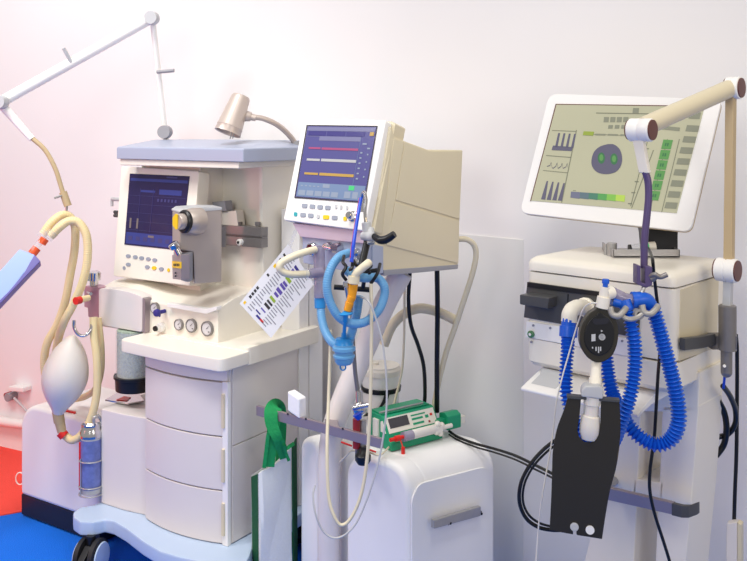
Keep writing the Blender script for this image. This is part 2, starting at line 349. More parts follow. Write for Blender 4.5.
# small studs and left manifold
m = MB(); c = L.fr(112, 199, .30); m.cyl(c, c + L.a * .12, .008); m.cyl(c + V((0, 0, -.006)), c + V((0, 0, -.03)), .006); m.build('side_hook', M['lgrey'], AM)
m = MB(); c = L.fr(114.5, 212, .30); m.cyl(c, c + L.a * .10, .007); c = L.fr(114.5, 215.5, .30); m.cyl(c, c + L.a * .10, .007); m.build('side_socket', M['dgrey'], AM)
m = MB(); m.slab(L.front(.07), [(84, 286), (99, 288), (99, 310), (97.5, 319), (88, 317), (87.5, 308), (84, 307)], 0, -.06); mf = m.build('manifold', M['roselit'], AM, .003)
c = L.fr(94, 285.5, .09); m = MB(); m.lathe(c, (0, 0, 1), [(.016, 0), (.016, .018), (.024, .02), (.026, .05), (.02, .054), (.001, .054)]); m.build('adjusting_knob', M['chrome'], mf)
m = MB(); c = L.fr(88, 292, .07); m.cyl(c, c + L.a * .04 - L.d * .02, .006); m.build('lever', M['chrome'], mf)
m = MB(); m.tube([(74, 320, 3.26), (74.3, 328, 3.26), (79, 335, 3.26), (86, 335, 3.27), (91, 329, 3.28), (92.5, 318, 3.30)], .006, 10); m.build('hook', M['chrome'], mf)
m = MB(); a_ = P(80, 300, 3.2); b_ = P(88, 298, 3.26); m.cyl(a_, b_, .0115); st = m.build('hose_stub', M['cream'], mf)
m = MB(); m.cyl(P(75.5, 301, 3.18), P(80.2, 300, 3.2), .0135); m.build('stub_cap', M['red'], mf)
# absorber canister under the console
c = L.w(-.548, .10, .525)
zc = [H - (y - HY) * 3.29 / FP for y in (397, 392, 378, 331)]
m = MB(); m.lathe(V((c.x, c.y, 0)), (0, 0, 1), [(.064, zc[2]), (.064, zc[3])], 28); m.build('absorber_granules', M['lime'], AM)
m = MB(); m.lathe(V((c.x, c.y, 0)), (0, 0, 1), [(.069, zc[2]), (.069, zc[3] - .004), (.066, zc[3] - .004), (.066, zc[2])], 28); m.build('absorber_canister', M['clear'], AM)
m = MB(); m.lathe(V((c.x, c.y, 0)), (0, 0, 1), [(.062, zc[1]), (.07, zc[1] + .002), (.072, zc[2] - .006), (.077, zc[2] - .004), (.077, zc[2] + .004), (.069, zc[2] + .005)], 28); m.cyl(c + V((-.075, 0, zc[2] - .525)), c + V((-.06, 0, zc[2] - .525)), .008); m.build('canister_collar', M['black'], AM)
m = MB(); m.poly([hz(x, y, .53) for x, y in ((105, 401), (117, 394), (139, 395), (144, 402), (128, 405))], (0, 0, .006)); t_ = m.build('foil_packet', M['chrome'], None, .001); tag(t_, 'crumpled silver foil packet with red print under the absorber canister', 'packet')
m = MB(); m.poly([hz(x, y, .537) for x, y in ((116, 400), (124, 396.5), (131, 397.5), (127, 401))], (0, 0, .0015)); m.build('print', M['red'], t_)

# vaporizer on the niche rail
VF = Frame(*(P(180, 215, 3.05).xy), 63)
VA = thing('anesthetic_vaporizer', 'grey metal vaporizer with yellow dial mark clamped on the niche rail', 'vaporizer', VF.w(-.05, .07, .995))
VS = VF.side(0)
m = MB(); m.slab(VS, roundpoly([(180, 213), (184, 210.5), (222, 208.5), (222, 282), (194.5, 284), (193.5, 252), (180, 250)], 2), 0, -.105); m.build('body', M['silver'], VA, .005)
m = MB(); m.slab(VS, [(179.5, 211.5), (184, 208.5), (205, 207), (222, 207.2), (222, 210), (180, 213.5)], .002, -.107); m.build('top_plate', M['lgrey'], VA, .002)
m = MB(); q = [(180, 254), (193.3, 251), (193.3, 281), (188, 282.5), (180, 280)]; m.slab(VS, q, .001, -.09); m.build('fill_housing', M['grey'], VA, .006)
VFr = VF.front(-.008)
m = MB(); m.slab(VFr, [(172, 255), (181, 254.5), (181, 280), (172.5, 279)], 0, -.03); m.build('filler_block', M['mauve'], VA, .002)
m = MB(); m.slab(VFr, [(172, 261), (180.4, 262), (180.4, 268.5), (172, 267.5)], .003, -.001); yl = m.build('yellow_label', M['yellow'], VA)
m = MB()
for i in range(4): m.slab(VFr, [(173.4 + 1.6 * i, 263.6), (174.4 + 1.6 * i, 263.7), (174.4 + 1.6 * i, 266.2), (173.4 + 1.6 * i, 266.1)], .004, .0028)
m.build('label_print', M['inkdark'], yl)
n = V((-.66, -.72, .06)).normalized(); c = P(190, 221.5, 3.02)
m = MB(); m.lathe(c - n * .04, n, [(.046, 0), (.046, .03), (.040, .05), (.036, .056), (.001, .056)], 28); m.build('dial_boss', M['silver'], VA)
m = MB(); m.lathe(c + n * .014, n, [(.036, 0), (.039, .004), (.039, .012), (.034, .016), (.001, .016)], 28); m.build('dial_scale', M['black'], VA)
m = MB(); m.lathe(c + n * .028, n, [(.027, 0), (.027, .020), (.024, .024), (.001, .024)], 28); dk = m.build('dial_knob', M['silver'], VA)
u_ = n.cross(V((0, 0, 1))).normalized(); 
m = MB(); m.poly([c + n * .052 + u_ * a + V((0, 0, b)) for a, b in ((.020, -.012), (.004, -.026), (-.006, -.024), (-.006, .024), (.004, .026), (.020, .012))][::-1], n * .004); m.build('dial_mark', M['yellow'], dk)
c = P(176, 248, 3.035); m = MB(); m.cyl(c + V((.012, 0, -.022)), c, .011); m.lathe(c, V((-.5, -.3, .8)), [(.014, 0), (.018, .004), (.018, .018), (.014, .021), (.001, .021)]); m.build('filler_cap', M['chrome'], VA)
m = MB(); c = VS.hit(180, 268); 
for y in (273, 276): m.ball(VFr.hit(175.5, y, .003), .003, 6)
m.build('rivet', M['black'], VA)
m = MB(); m.slab(VF.side(-.03), [(220, 227), (226, 226), (226, 247), (220, 247)], .0, -.05); m.build('rail_clamp', M['dsteel'], VA, .002)

# gooseneck lamp on the lid
GL = thing('gooseneck_lamp', 'small taupe reading lamp on a bent gooseneck above the pale blue lid', 'lamp', P(296, 146, 3.3))
a_, b_ = P(241, 97, 3.2), P(227.5, 133, 3.17); L_ = (b_ - a_).length
m = MB(); m.lathe(a_, b_ - a_, [(.001, -.006), (.030, -.004), (.034, .004), (.046, L_ * .82), (.047, L_ * .83), (.046, L_ * .85), (.048, L_), (.042, L_ - .002), (.03, L_ * .6), (.001, L_ * .55)], 32); hd = m.build('lamp_head', M['taupe'], GL)
m = MB()
for dx in (-1, 1.5): m.cyl(P(233 + dx, 132, 3.17), P(231 + dx, 139, 3.17), .002, n=8)
m.build('bulb_pins', M['chrome'], hd)
m = MB(); m.cyl(P(246, 116, 3.2), P(251, 117, 3.2), .02, .016); m.cyl(P(251, 117, 3.2), P(256, 118, 3.2), .012); m.build('swivel', M['taupe'], hd)
m = MB(); m.tube([(253, 117, 3.2), (263, 118.5, 3.21), (275, 123.5, 3.23), (285, 131, 3.26), (293, 140, 3.29), (296, 147, 3.3)], .010); m.build('gooseneck', M['taupe'], GL)
m = MB(); c = P(296, 147, 3.3); m.cyl(V((c.x, c.y, 1.47)), V((c.x, c.y, 1.5)), .02, .016); m.build('lamp_base', M['grey'], GL)

# wall-side support arm (left)
SA = thing('support_arm', 'slim white jointed arm with round grey joints reaching over the left of the machine', 'support arm', P(165, 138, 3.55))
def disc(m, c, n, r, t, N=28): return m.lathe(c, n, [(r * .96, -t), (r, -t * .8), (r, t * .8), (r * .96, t)], N)
nn = V((-.1, -1, 0))
m = MB(); m.cyl(P(152.5, 18, 3.42), P(165, 132, 3.55), .011); m.cyl(P(165, 132, 3.55), P(166.5, 150, 3.56), .013); m.build('upright', M['armwhite'], SA)
m = MB(); m.cyl(P(152, 18, 3.42), P(1, 102, 3.3), .020); m.build('boom', M['armwhite'], SA)
m = MB(); m.cyl(P(1, 104, 3.3), P(32, 139, 3.3), .017, .012); m.build('drop_bar', M['armwhite'], SA)
for x, y, Y, r in ((152, 18, 3.40, .025), (.5, 102, 3.27, .025), (165, 132, 3.53, .026)):
    m = MB(); disc(m, P(x, y, Y), nn, r, .02); m.build('joint_cap', M['lgrey'] if x < 160 else M['grey'], SA)
m = MB(); m.cyl(P(63.5, 48, 3.32), P(71, 62, 3.34), .007); m.build('locking_lever', M['lgrey'], SA)
m = MB(); m.cyl(P(157, 72, 3.46), P(174, 70.5, 3.45), .007); m.build('locking_lever', M['grey'], SA)
m = MB(); m.tube([(32, 138, 3.3), (45, 150, 3.3), (55, 168, 3.3), (60, 183, 3.3), (63, 193, 3.3)], .0085); m.build('gooseneck', M['tan'], SA)
m = MB(); m.cyl(P(63, 192, 3.3), P(68, 206, 3.3), .014); m.build('clamp', M['tan'], SA)
m = MB(); m.cyl(P(62, 195.5, 3.29), P(54.5, 198, 3.27), .004, n=8); m.build('thumb_screw', M['steel'], SA)
m = MB(); m.tube([(67, 205, 3.3), (66, 212, 3.3), (66, 217, 3.3), (70, 222, 3.29)], .005, 8); m.build('hanger_wire', M['steel'], SA)

# cream hoses, bag
m = MB(); m.ribbed([(43, 234, 3.26), (52, 222, 3.27), (62, 215, 3.29), (70, 217, 3.31), (75, 227, 3.32), (74.5, 250, 3.33), (70, 276, 3.34), (65, 302, 3.35), (57, 325, 3.36), (48, 341, 3.37), (44.5, 356, 3.38), (45, 372, 3.39), (50, 386, 3.40)], .0155, .008, .05)
tag(m.build('breathing_hose', M['cream']), 'cream breathing hose, outer one of the hanging pair, running behind the white bag', 'hose')
m = MB(); m.ribbed([(51, 236, 3.25), (60, 227, 3.25), (69, 221, 3.26), (79, 223, 3.27), (86.5, 236, 3.27), (87.5, 258, 3.27), (83, 281, 3.27), (74, 303, 3.28), (64, 322, 3.29), (58, 340, 3.36), (56, 358, 3.40), (57, 372, 3.41)], .0155, .008, .05)
tag(m.build('breathing_hose', M['cream']), 'cream breathing hose arching widest on the right under the small hanger wire', 'hose')
m = MB(); m.tube([(64.5, 435, 3.31), (72, 440, 3.3), (82, 434, 3.29), (92, 415, 3.28), (97, 390, 3.28), (97, 360, 3.28), (94, 335, 3.29), (93.5, 317, 3.30)], .0145)
tag(m.build('bag_hose', M['cream']), 'cream hose looping from the white bag neck up to the hook block', 'hose')
m = MB(); m.tube([(98, 318, 3.34), (101, 345, 3.34), (101, 370, 3.36), (96, 388, 3.42), (86, 396, 3.48), (76, 399, 3.52)], .0125)
tag(m.build('drain_hose', M['cream']), 'cream hose dropping behind the bag hose onto the left white case', 'hose')
WB = thing('y_connector', 'clear Y connector with orange rings between cream hoses and blue wedge', 'connector', P(44, 240, 3.25))
m = MB(); m.cyl(P(46, 231, 3.26), P(41, 238, 3.25), .019); m.cyl(P(54, 231.5, 3.25), P(47, 238, 3.24), .020); m.cyl(P(44, 237, 3.25), P(33, 251, 3.22), .0125); m.build('body', M['clear'], WB, .002)
m = MB(); m.cyl(P(45, 238.5, 3.245), P(41.5, 243.5, 3.24), .016); m.build('ring', M['orange'], WB)
m = MB(); m.cyl(P(37, 248, 3.23), P(32, 254, 3.22), .016); m.build('ring', M['orange'], WB)
TB = thing('blue_wedge_lung', 'periwinkle blue plastic wedge entering from the left edge on clear connector', 'test lung', P(5, 300, 3.2))
pl = Plane(P(0, 300, 3.1), P(40, 260, 3.2), P(20, 250, 3.2))
m = MB(); m.slab(pl, [(19.5, 249), (34.5, 254.5), (38.5, 260.5), (24, 273), (8, 294), (-30, 330), (-55, 335), (-30, 300), (-3, 274)], 0, -.03); m.build('shell', M['trayblue'], TB, .003)
m = MB(); m.slab(pl, [(34.5, 254.5), (40.5, 261), (27, 275), (12, 291), (-28, 334), (-30, 328), (8, 292), (24, 273), (30, 262)], .006, -.04); m.build('edge', M['trayedge'], TB, .002)
# reservoir bag
BG = thing('reservoir_bag', 'hanging translucent white breathing bag with amber neck and red ring, left of machine', 'breathing bag', P(63, 436, 3.31))
a_, b_ = P(73, 335, 3.3), P(58.5, 411, 3.3); L_ = (b_ - a_).length
rr = [(.002, 0), (.012, .01), (.03, .07), (.055, .19), (.073, .33), (.083, .48), (.083, .6), (.074, .72), (.056, .84), (.036, .93), (.023, 1.0), (.019, 1.06)]
m = MB(); m.lathe(a_, b_ - a_, [(r, t * L_) for r, t in rr], 36); m.build('bag_body', M['bag'], BG, sub=1)
m = MB(); m.cyl(P(57.5, 411, 3.3), P(59.5, 422, 3.3), .02); m.cyl(P(59.5, 421, 3.3), P(62, 432, 3.3), .0185, .016); m.build('neck', M['tan'], BG, .001)
m = MB(); m.cyl(P(60.5, 432, 3.3), P(64.5, 436, 3.3), .0185); m.build('neck_ring', M['red'], BG)

# left white case
K1 = Frame(*(hz(20, 516, 0).xy), 33)
CS = thing('white_case', 'white round-topped equipment case with black base on the blue carpet at far left', 'equipment case', K1.w(.23, .17, 0))
def rounded_case(f, w, dp, z0, z1, r):
    out = []
    for k in range(9): t = math.pi / 2 * k / 8; out.append((r - r * math.cos(t), z1 - r + r * math.sin(t)))
    for k in range(9): t = math.pi / 2 * k / 8; out.append((w - r + r * math.sin(t), z1 - r + r * math.cos(t)))
    out += [(w, z0), (0, z0)]
    return [f.w(s, 0, z) for s, z in out]
zt1 = H - (404 - HY) * 3.57 / FP
m = MB(); m.poly(rounded_case(K1, .47, .34, .085, zt1, .10), K1.d * .34); m.build('housing', M['white'], CS, .018, 4)
m = MB(); m.fbox(K1, .002, .468, .004, .336, 0.006, .088); m.build('base', M['navy'], CS, .004)
m = MB(); m.poly([hz(x, y, zt1 + .001) for x, y in ((63, 411), (75, 414), (76, 413), (64, 410))], (0, 0, .006)); tag(m.build('red_stick', M['red']), 'thin red stick lying on the left white case beside the bag', 'stick')
# suction canister
SJ = thing('suction_canister', 'clear cylinder with blue label and wire cage beside the left white case', 'canister', P(92, 497, 3.27))
yz = lambda y: H - (y - HY) * 3.27 / FP
c = P(91.5, 450, 3.29); c0 = V((c.x, c.y, 0))
m = MB(); m.lathe(c0, (0, 0, 1), [(.036, yz(494)), (.038, yz(490)), (.038, yz(434)), (.034, yz(432))], 28); m.build('jar', M['lgrey'], SJ)
m = MB(); m.lathe(c0, (0, 0, 1), [(.0385, yz(489)), (.0385, yz(440))], 28); m.build('label', M['bluelabel'], SJ)
m = MB(); m.lathe(c0, (0, 0, 1), [(.041, yz(438)), (.041, yz(432)), (.036, yz(430)), (.036, yz(425)), (.03, yz(423)), (.001, yz(423))], 28); m.build('lid', M['chrome'], SJ)
m = MB()
for y in (461, 487, 495):
    m.tube([c0 + V((math.cos(t) * .043, math.sin(t) * .043, yz(y))) for t in [2 * math.pi * i / 16 for i in range(17)]], .0028, 8)
m.cyl(c0 + V((-.03, -.03, yz(496))), c0 + V((-.03, -.03, yz(458))), .0028, n=8); m.build('wire_cage', M['steel'], SJ)
m = MB(); m.tube([(94, 424, 3.27), (94, 418, 3.27), (98, 416, 3.28), (101, 420, 3.29), (101, 426, 3.29)], .006, 8); m.build('hose_barb', M['steel'], SJ)
m = MB(); m.cyl(c0 + V((-.0365, -.012, yz(490))), c0 + V((-.0365, -.012, yz(443))), .006, n=8); m.build('red_strip', M['red'], SJ)
m = MB(); m.poly([c0 + V((-.012, .03, yz(470))), c0 + V((.012, .03, yz(470))), c0 + V((.012, .055, yz(470))), c0 + V((-.012, .055, yz(470)))], (0, 0, .012)); m.build('bracket', M['steel'], SJ)
# wall fittings far left
WO = thing('wall_outlet', 'white wall outlet with a round plug low on the far left wall', 'outlet', WPL.hit(14, 392))
m = MB(); m.slab(WPL, [(8, 386.5), (23, 388), (23, 392.5), (8, 391)], .05, 0); m.build('outlet_box', M['white'], WO, .004)
m = MB(); c = WPL.hit(12, 396, .02); m.cyl(c - WPL.n * .02, c + WPL.n * .03, .02); m.build('plug', M['grey'], WO, .002)
m = MB(); c = WPL.hit(8, 395, .02); m.cyl(c - WPL.n * .02, c + WPL.n * .015, .014); m.build('plug_cap', M['brick'], WO, .002)
m = MB(); m.tube([WPL.hit(14, 398, .03), WPL.hit(20, 404, .03), WPL.hit(27, 412, .03), WPL.hit(32, 424, .03), WPL.hit(34, 450, .03)], .006, 8); m.build('cord', M['lgrey'], WO)
m = MB(); m.cyl(WPL.hit(-25, 418, .03), WPL.hit(26, 424.5, .03), .022); tag(m.build('white_pipe', M['white']), 'horizontal white pipe along the wall at the far left edge', 'pipe')
m = MB(); c = hz(20, 474, .05); m.tube([c + V((math.cos(t) * .018, 0, math.sin(t) * .026 - .02)) for t in [2 * math.pi * i / 14 for i in range(15)]], .003, 8); tag(m.build('cord_loop', M['white']), 'small loop of white cord on the red carpet beside the white case', 'cord')

# laminated card
CARD = Plane(P(241, 304, 2.97), P(288, 244, 3.02), P(314, 284, 3.0))
q = [(239.5, 303.5), (288, 244), (314, 284), (271, 338)]
IC = thing('instruction_card', 'laminated white instruction card with coloured stripes hanging askew between the machines', 'card', CARD.hit(271, 338))
m = MB(); m.slab(CARD, q, .0008, -.0008); pc = m.build('sheet', M['paper'], IC)
def cardcells(mt, cells, name):
    m = MB(); A, B, Cc, D = [V(p) for p in q]
    for u0, v0, u1, v1 in cells:
        f = lambda u, v: tuple((A * (1 - u) + B * u) * (1 - v) + (D * (1 - u) + Cc * u) * v)
        m.slab(CARD, [f(u0, v0), f(u1, v0), f(u1, v1), f(u0, v1)], .0016, .0009)
    m.build(name, M[mt], pc)
cells = []
for i in range(22):
    u = .05 + .042 * i; cells.append((u, .18, u + .014, .18 + random.uniform(.10, .22)))
    cells.append((u, .62, u + .014, .62 + random.uniform(.12, .32)))
cardcells('ink', cells, 'small_text')
cardcells('inkdark', [(.15 + .05 * i, .06, .185 + .05 * i, .12) for i in range(4)] + [(.52, .06, .55, .12), (.78, .06, .81, .12), (.86, .06, .89, .13), (.24, .42, .28, .58), (.30, .42, .33, .58)], 'dark_marks')
cardcells('yellow', [(.04, .05, .08, .10), (.66, .05, .71, .11)], 'yellow_marks')
cardcells('inkpurple', [(.44, .44, .48, .56), (.50, .42, .55, .58), (.58, .42, .62, .58), (.63, .44, .67, .57), (.82, .42, .87, .56), (.17, .42, .19, .56)], 'purple_stripes')
cardcells('inkgreen', [(.36, .42, .40, .58), (.70, .42, .75, .58), (.77, .42, .80, .56)], 'green_stripes')
cardcells('inkblue', [(.10, .36, .12, .50), (.05, .44, .08, .56), (.89, .42, .93, .56)], 'blue_stripes'); cardcells('inkred', [(.05, .56, .08, .66)], 'red_stripe')
m = MB(); m.poly([P(288, 246, 3.02), P(291, 250, 3.02), P(299, 226, 3.0), P(296, 224, 3.0)], (0, -.001, 0)); m.build('hanging_strap', M['clear'], IC)

# ------------------------------------------------------------------ white cart and middle ventilator
K2 = Frame(.1075, 2.65, 38); K2.d = V((math.sin(R(52)), math.cos(R(52)), 0))
CT = thing('white_cart', 'white round-cornered floor unit with steel bar handle under the green syringe pump', 'floor unit', K2.w(-.3, .17, 0))
zt2 = .545
def cart_lobe(s0, s1, d0, d1):
    m = MB(); pts = []
    r = min(.085, (s1 - s0) * .48); w = s1 - s0; out = []
    for k in range(9): t = math.pi / 2 * k / 8; out.append((s0 + r - r * math.cos(t), zt2 - r + r * math.sin(t)))
    for k in range(9): t = math.pi / 2 * k / 8; out.append((s1 - r + r * math.sin(t), zt2 - r + r * math.cos(t)))
    out += [(s1, .07), (s0, .07)]
    m.poly([K2.w(s, d0, z) for s, z in out], K2.d * (d1 - d0)); return m
m = cart_lobe(-.46, -.0, .055, .36); m.build('housing', M['white'], CT, .02, 4)
m = cart_lobe(-.25, -.002, .0, .08); m.build('front_lobe', M['white'], CT, .02, 4)
m = cart_lobe(-.456, -.365, .01, .08); m.build('front_lobe', M['white'], CT, .02, 4)
m = MB(); m.fbox(K2, -.45, -.008, .065, .35, .0, .075); m.build('base', M['navy'], CT, .004)
S2 = K2.side(0)
m = MB(); m.slab(S2, roundpoly([(419, 484), (484, 467), (489, 471), (489, 640), (412, 660), (412, 500)], 6), .003, -.004); m.build('end_panel', M['white'], CT, .002)
m = MB(); m.slab(S2, [(434, 520.5), (481, 506.5), (481, 516), (434, 529)], .030, .016); hb = m.build('bar_handle', M['steel'], CT, .002)
for x in (444, 475):
    m = MB(); c = S2.hit(x, 520 - (x - 444) * .3); m.cyl(c - S2.n * .004, c + S2.n * .022, .008); m.cyl(c + S2.n * .02, c + S2.n * .0305, .004); m.build('bar_post', M['black'], hb)

VP = Plane(P(364, 231, 2.60), P(283, 220, 2.799), P(303, 120, 2.87))
MV = thing('ventilator', 'beige box ventilator with violet waveform screen on a white slanted stand pole', 'ventilator', V((P(329, 500, 2.835).x, 2.835, 0)))
M1 = Frame(*(P(372, 232, 2.63).xy), 38); M2 = Frame(*(P(372, 232, 2.63).xy), 52)
SD = Plane(M2.o, M2.o + M2.d, M2.o + V((0, 0, 1)))
pts = [SD.hit(x, y) for x, y in ((391, 126), (395, 137), (405, 141), (429, 150), (463, 150), (458, 267), (384, 274), (372, 236))]
m = MB(); m.poly(pts, -M1.a * .30); m.build('housing', M['beige'], MV, .004)
m = MB(); m.slab(SD, [(405, 142), (429, 151.5), (462, 151.5), (459.5, 219), (396, 200)], .003, -.002); m.slab(SD, [(404, 142), (395, 200), (388, 243), (384, 245), (382, 236), (394, 139)], .002, -.002); m.slab(SD, [(395.5, 202.5), (459.5, 221.5), (458.5, 263.5), (387, 245)], .003, -.002); m.build('side_panels', M['beige'], MV, .001)
m = MB(); m.slab(SD, [(384, 270), (458.5, 264.5), (458, 269), (384, 276)], .004, -.28); m.build('bottom_plate', M['grey'], MV, .002)
m = MB(); m.slab(VP, roundpoly([(303, 120), (345, 118.5), (386, 120), (364, 231), (283, 220)], 2.5), .0, -.035); m.build('monitor_bezel', M['white'], MV, .006)
m = MB(); m.slab(VP, [(311, 121), (391, 121), (395.5, 123.5), (374, 232), (366, 232), (300, 222)], -.034, -.09); m.build('monitor_back', M['beige'], MV, .004)
Q = [(307.7, 126), (376.5, 127), (363.5, 201.8), (295.4, 196.6)]
m = MB(); m.slab(VP, Q, .002, -.003); sc = m.build('screen', M['sv_base'], MV)
quadgrid(MB(), VP, [(306.5, 124.8), (377.5, 125.8), (364.6, 203), (294.2, 197.8)], [(0, 0, 1, .014), (0, .986, 1, 1), (0, 0, .012, 1), (.99, 0, 1, 1)], .0025).build('screen_rim', M['inkdark'], sc)
quadgrid(MB(), VP, Q, [(.01, .01, .99, .065), (.2, .14, .8, .2), (.01, .14, .2, .145)], .0028).build('display_header', M['sv_top'], sc)
quadgrid(MB(), VP, Q, [(.03, .07, .28, .13), (.3, .07, .56, .13), (.58, .07, .85, .13)], .003).build('display_tabs', M['sv_navy'], sc)
quadgrid(MB(), VP, Q, [(.01, .79, .99, .99), (.8, .14, .803, .79)], .0028).build('display_footer', M['sv_bot'], sc)
cells = [(.03 + .12 * i, .9, .13 + .12 * i, .97) for i in range(5)] + [(.70, .88, .79, .97), (.82, .88, .9, .97), (.37, .80, .47, .85), (.84, .22, .9, .24), (.92, .28, .96, .30)] + [(.83, .34 + .07 * i, .86, .36 + .07 * i) for i in range(6)] + [(.93, .36 + .1 * i, .95, .38 + .1 * i) for i in range(4)] + [(.05 + .06 * i, .83, .08 + .06 * i, .845) for i in range(5)]
quadgrid(MB(), VP, Q, cells, .0034).build('display_buttons', M['sv_btn'], sc)
quadgrid(MB(), VP, Q, [(.07, .295, .24, .32), (.26, .295, .79, .325)], .0034).build('red_trace', M['sv_red'], sc)
quadgrid(MB(), VP, Q, [(.07, .455, .26, .485), (.28, .45, .79, .487)], .0034).build('white_trace', M['sv_white'], sc)
quadgrid(MB(), VP, Q, [(.07, .65, .27, .68), (.29, .645, .79, .683)], .0034).build('gold_trace', M['sv_gold'], sc)
quadgrid(MB(), VP, Q, [(.75, .80, .83, .86)], .0036).build('green_key', M['sv_green'], sc)
quadgrid(MB(), VP, Q, [(.92, .07, .98, .12)], .0036).build('alarm_key', M['sv_gold'], sc)
for x, y, c, rx in ((304.5, 205.5, 'button', 2.6), (312.3, 206.2, 'button', 2.6), (320, 206.9, 'button', 2.6), (327.7, 207.4, 'button', 2.6), (295.5, 214, 'tealb', 1.5), (303, 214.7, 'button', 2.6), (310.6, 215.3, 'button', 2.6), (326, 217, 'yellow', 2.9), (334.5, 217.5, 'button', 2.7), (345, 218.5, 'yellow', 1.6), (318, 216.3, 'lgrey', 1.4), (336, 206.5, 'lgrey', 1), (341, 207, 'lgrey', 1), (347, 207.6, 'lgrey', 1)):
    m = MB(); m.slab(VP, roundpoly([(x - rx, y - 2), (x + rx, y - 1.8), (x + rx - .4, y + 2.2), (x - rx - .4, y + 2)], 1, 3), .003, -.002); m.build('key', M[c], MV)
c = VP.hit(353, 216.5); m = MB(); m.lathe(c, VP.n, [(.016, -.002), (.016, .004), (.012, .006), (.011, .022), (.009, .025), (.001, .025)]); m.build('rotary_knob', M['chrome'], MV)
# ledge and connection block below the monitor
MF = M1.front(-.015)
m = MB(); m.slab(M1.front(-.025), [(292, 223), (366, 231), (366, 244), (300, 237)], 0, -.2); m.build('ledge', M['pinkgrey'], MV, .003)
m = MB(); m.slab(MF, [(302, 236), (367, 243.5), (367, 275), (303, 263)], 0, -.2); cb = m.build('connection_block', M['lidblue'], MV, .003)
m = MB(); m.poly([SD.hit(x, y, .002) for x, y in ((373, 244), (383.5, 246.5), (383.5, 273), (373, 276))], -SD.n * .02); m.build('block_side', M['lidblue'], cb, .002)
c = MF.hit(314, 249); m = MB(); m.lathe(c, MF.n, [(.02, -.002), (.02, .014), (.016, .018), (.014, .006), (.001, .006)]); m.build('port', M['chrome'], cb); m = MB(); m.cyl(c + MF.n * .004, c + MF.n * .008, .014); m.build('port_seal', M['brick'], cb)
c = MF.hit(330, 246); m = MB(); m.lathe(c, MF.n, [(.012, 0), (.012, .02), (.009, .026), (.001, .026)]); m.cyl(c + MF.n * .02, c + MF.n * .022 + M1.a * .04 - V((0, 0, .004)), .007); m.lathe(c + M1.a * .04, MF.n, [(.014, 0), (.014, .03), (.001, .03)]); m.build('gas_fitting', M['chrome'], cb)
for x, y in ((358, 252), (359, 262)):
    c = MF.hit(x, y); m = MB(); m.lathe(c, MF.n, [(.012, 0), (.012, .015), (.006, .018), (.001, .018)]); m.build('port', M['chrome'], cb)
# pole
m = MB(); pp = [P(402, 272, 2.86), P(385, 303, 2.86), P(364, 350, 2.86), P(345, 395, 2.85), P(333, 430, 2.84), P(329.5, 465, 2.835), V((P(329, 500, 2.835).x, 2.835, .30)), V((P(329, 500, 2.835).x, 2.835, .0))]
m.sweep(catmull(pp), .036, 24); m.build('stand_pole', M['cool'], MV)
m = MB(); c = V((P(329, 500, 2.835).x, 2.835, 0)); m.lathe(c, (0, 0, 1), [(.043, 0), (.043, .015), (.037, .03)], 28); m.build('pole_foot', M['grey'], MV)

# equipment rail on pole
RF = Frame(*(P(360, 440, 2.665).xy), 39)
ER = thing('equipment_rail', 'long steel rail fixed across the slanted stand pole, green bag straps hung on it', 'rail', P(330, 440, 2.80))
RP = RF.front(0)
m = MB(); m.slab(RP, [(256, 405.5), (381, 439), (381, 449), (256, 415.5)], 0, -.012); m.build('rail_bar', M['mauve'], ER, .0015)
m = MB()
for x in (288, 306, 327, 343): 
    c = RP.hit(x, 414 + (x - 288) * .268); m.cyl(c, c + RP.n * .002, .0035, n=10)
m.build('rail_holes', M['inkdark'], ER)
m = MB(); c = RP.hit(330, 431); c2 = V((P(331, 431, 2.82).x, 2.82, c.z)); m.bar([c - RP.n * .012, c2], V((.02, 0, 0)), V((0, 0, .012))); m.build('rail_bracket', M['mauve'], ER, .002)
# clamp pole with red handle
CP = thing('clamp_post', 'thin chrome post with red handle and blue clip clamped to the steel rail', 'post', P(359, 463, 2.70))
m = MB(); m.tube([(357, 458, 2.71), (358, 400, 2.71), (355, 370, 2.71), (352.5, 330, 2.70), (352, 290, 2.68)], .0065); m.build('post', M['dsteel'], CP)
m = MB(); m.cyl(P(359.5, 409, 2.705), P(359, 391, 2.71), .011); m.lathe(P(359.5, 409, 2.7), (0, 0, 1), [(.013, -.02), (.02, -.012), (.022, 0), (.02, .012), (.013, .02)], 20); m.cyl(P(352, 408, 2.68), P(368, 405, 2.69), .008); m.build('post_clamp', M['chrome'], CP)
m = MB(); m.cyl(P(357, 414, 2.675), P(359.5, 419, 2.675), .014, .008); m.build('blue_clip', M['dblue'], CP)
m = MB(); m.cyl(P(356.5, 419, 2.70), P(356.5, 448, 2.70), .0115); m.build('handle', M['brick'], CP)
m = MB(); m.lathe(P(363, 458, 2.695), (0, 0, 1), [(.001, -.02), (.016, -.018), (.024, -.006), (.024, .008), (.014, .02), (.012, .034)], 20); m.build('clamp_knob', M['black'], CP)
m = MB(); m.cyl(P(363, 420, 2.71), P(363, 452, 2.705), .010); m.build('clamp_rod', M['steel'], CP)
m = MB(); m.cyl(P(341, 442, 2.70), P(352, 446, 2.70), .003, n=8); m.cyl(P(364, 448, 2.70), P(376, 452, 2.70), .003, n=8); m.build('red_pin', M['red'], CP)
# foam block on rail
m = MB(); f = RF; c = RP.hit(295, 414.5); s_ = (c - RF.o).dot(RF.a)
z0 = H - (413.5 - HY) * c.y / FP
m.poly([RF.w(s_ - .03, -.004, z0 + .004), RF.w(s_ + .022, -.004, z0 - .012), RF.w(s_ + .022, .03, z0 - .012), RF.w(s_ - .03, .03, z0 + .004)], (0, 0, .062)); tag(m.build('foam_block', M['foam'], None, .005, 3), 'small white foam block standing on the steel rail beside the green straps', 'block')
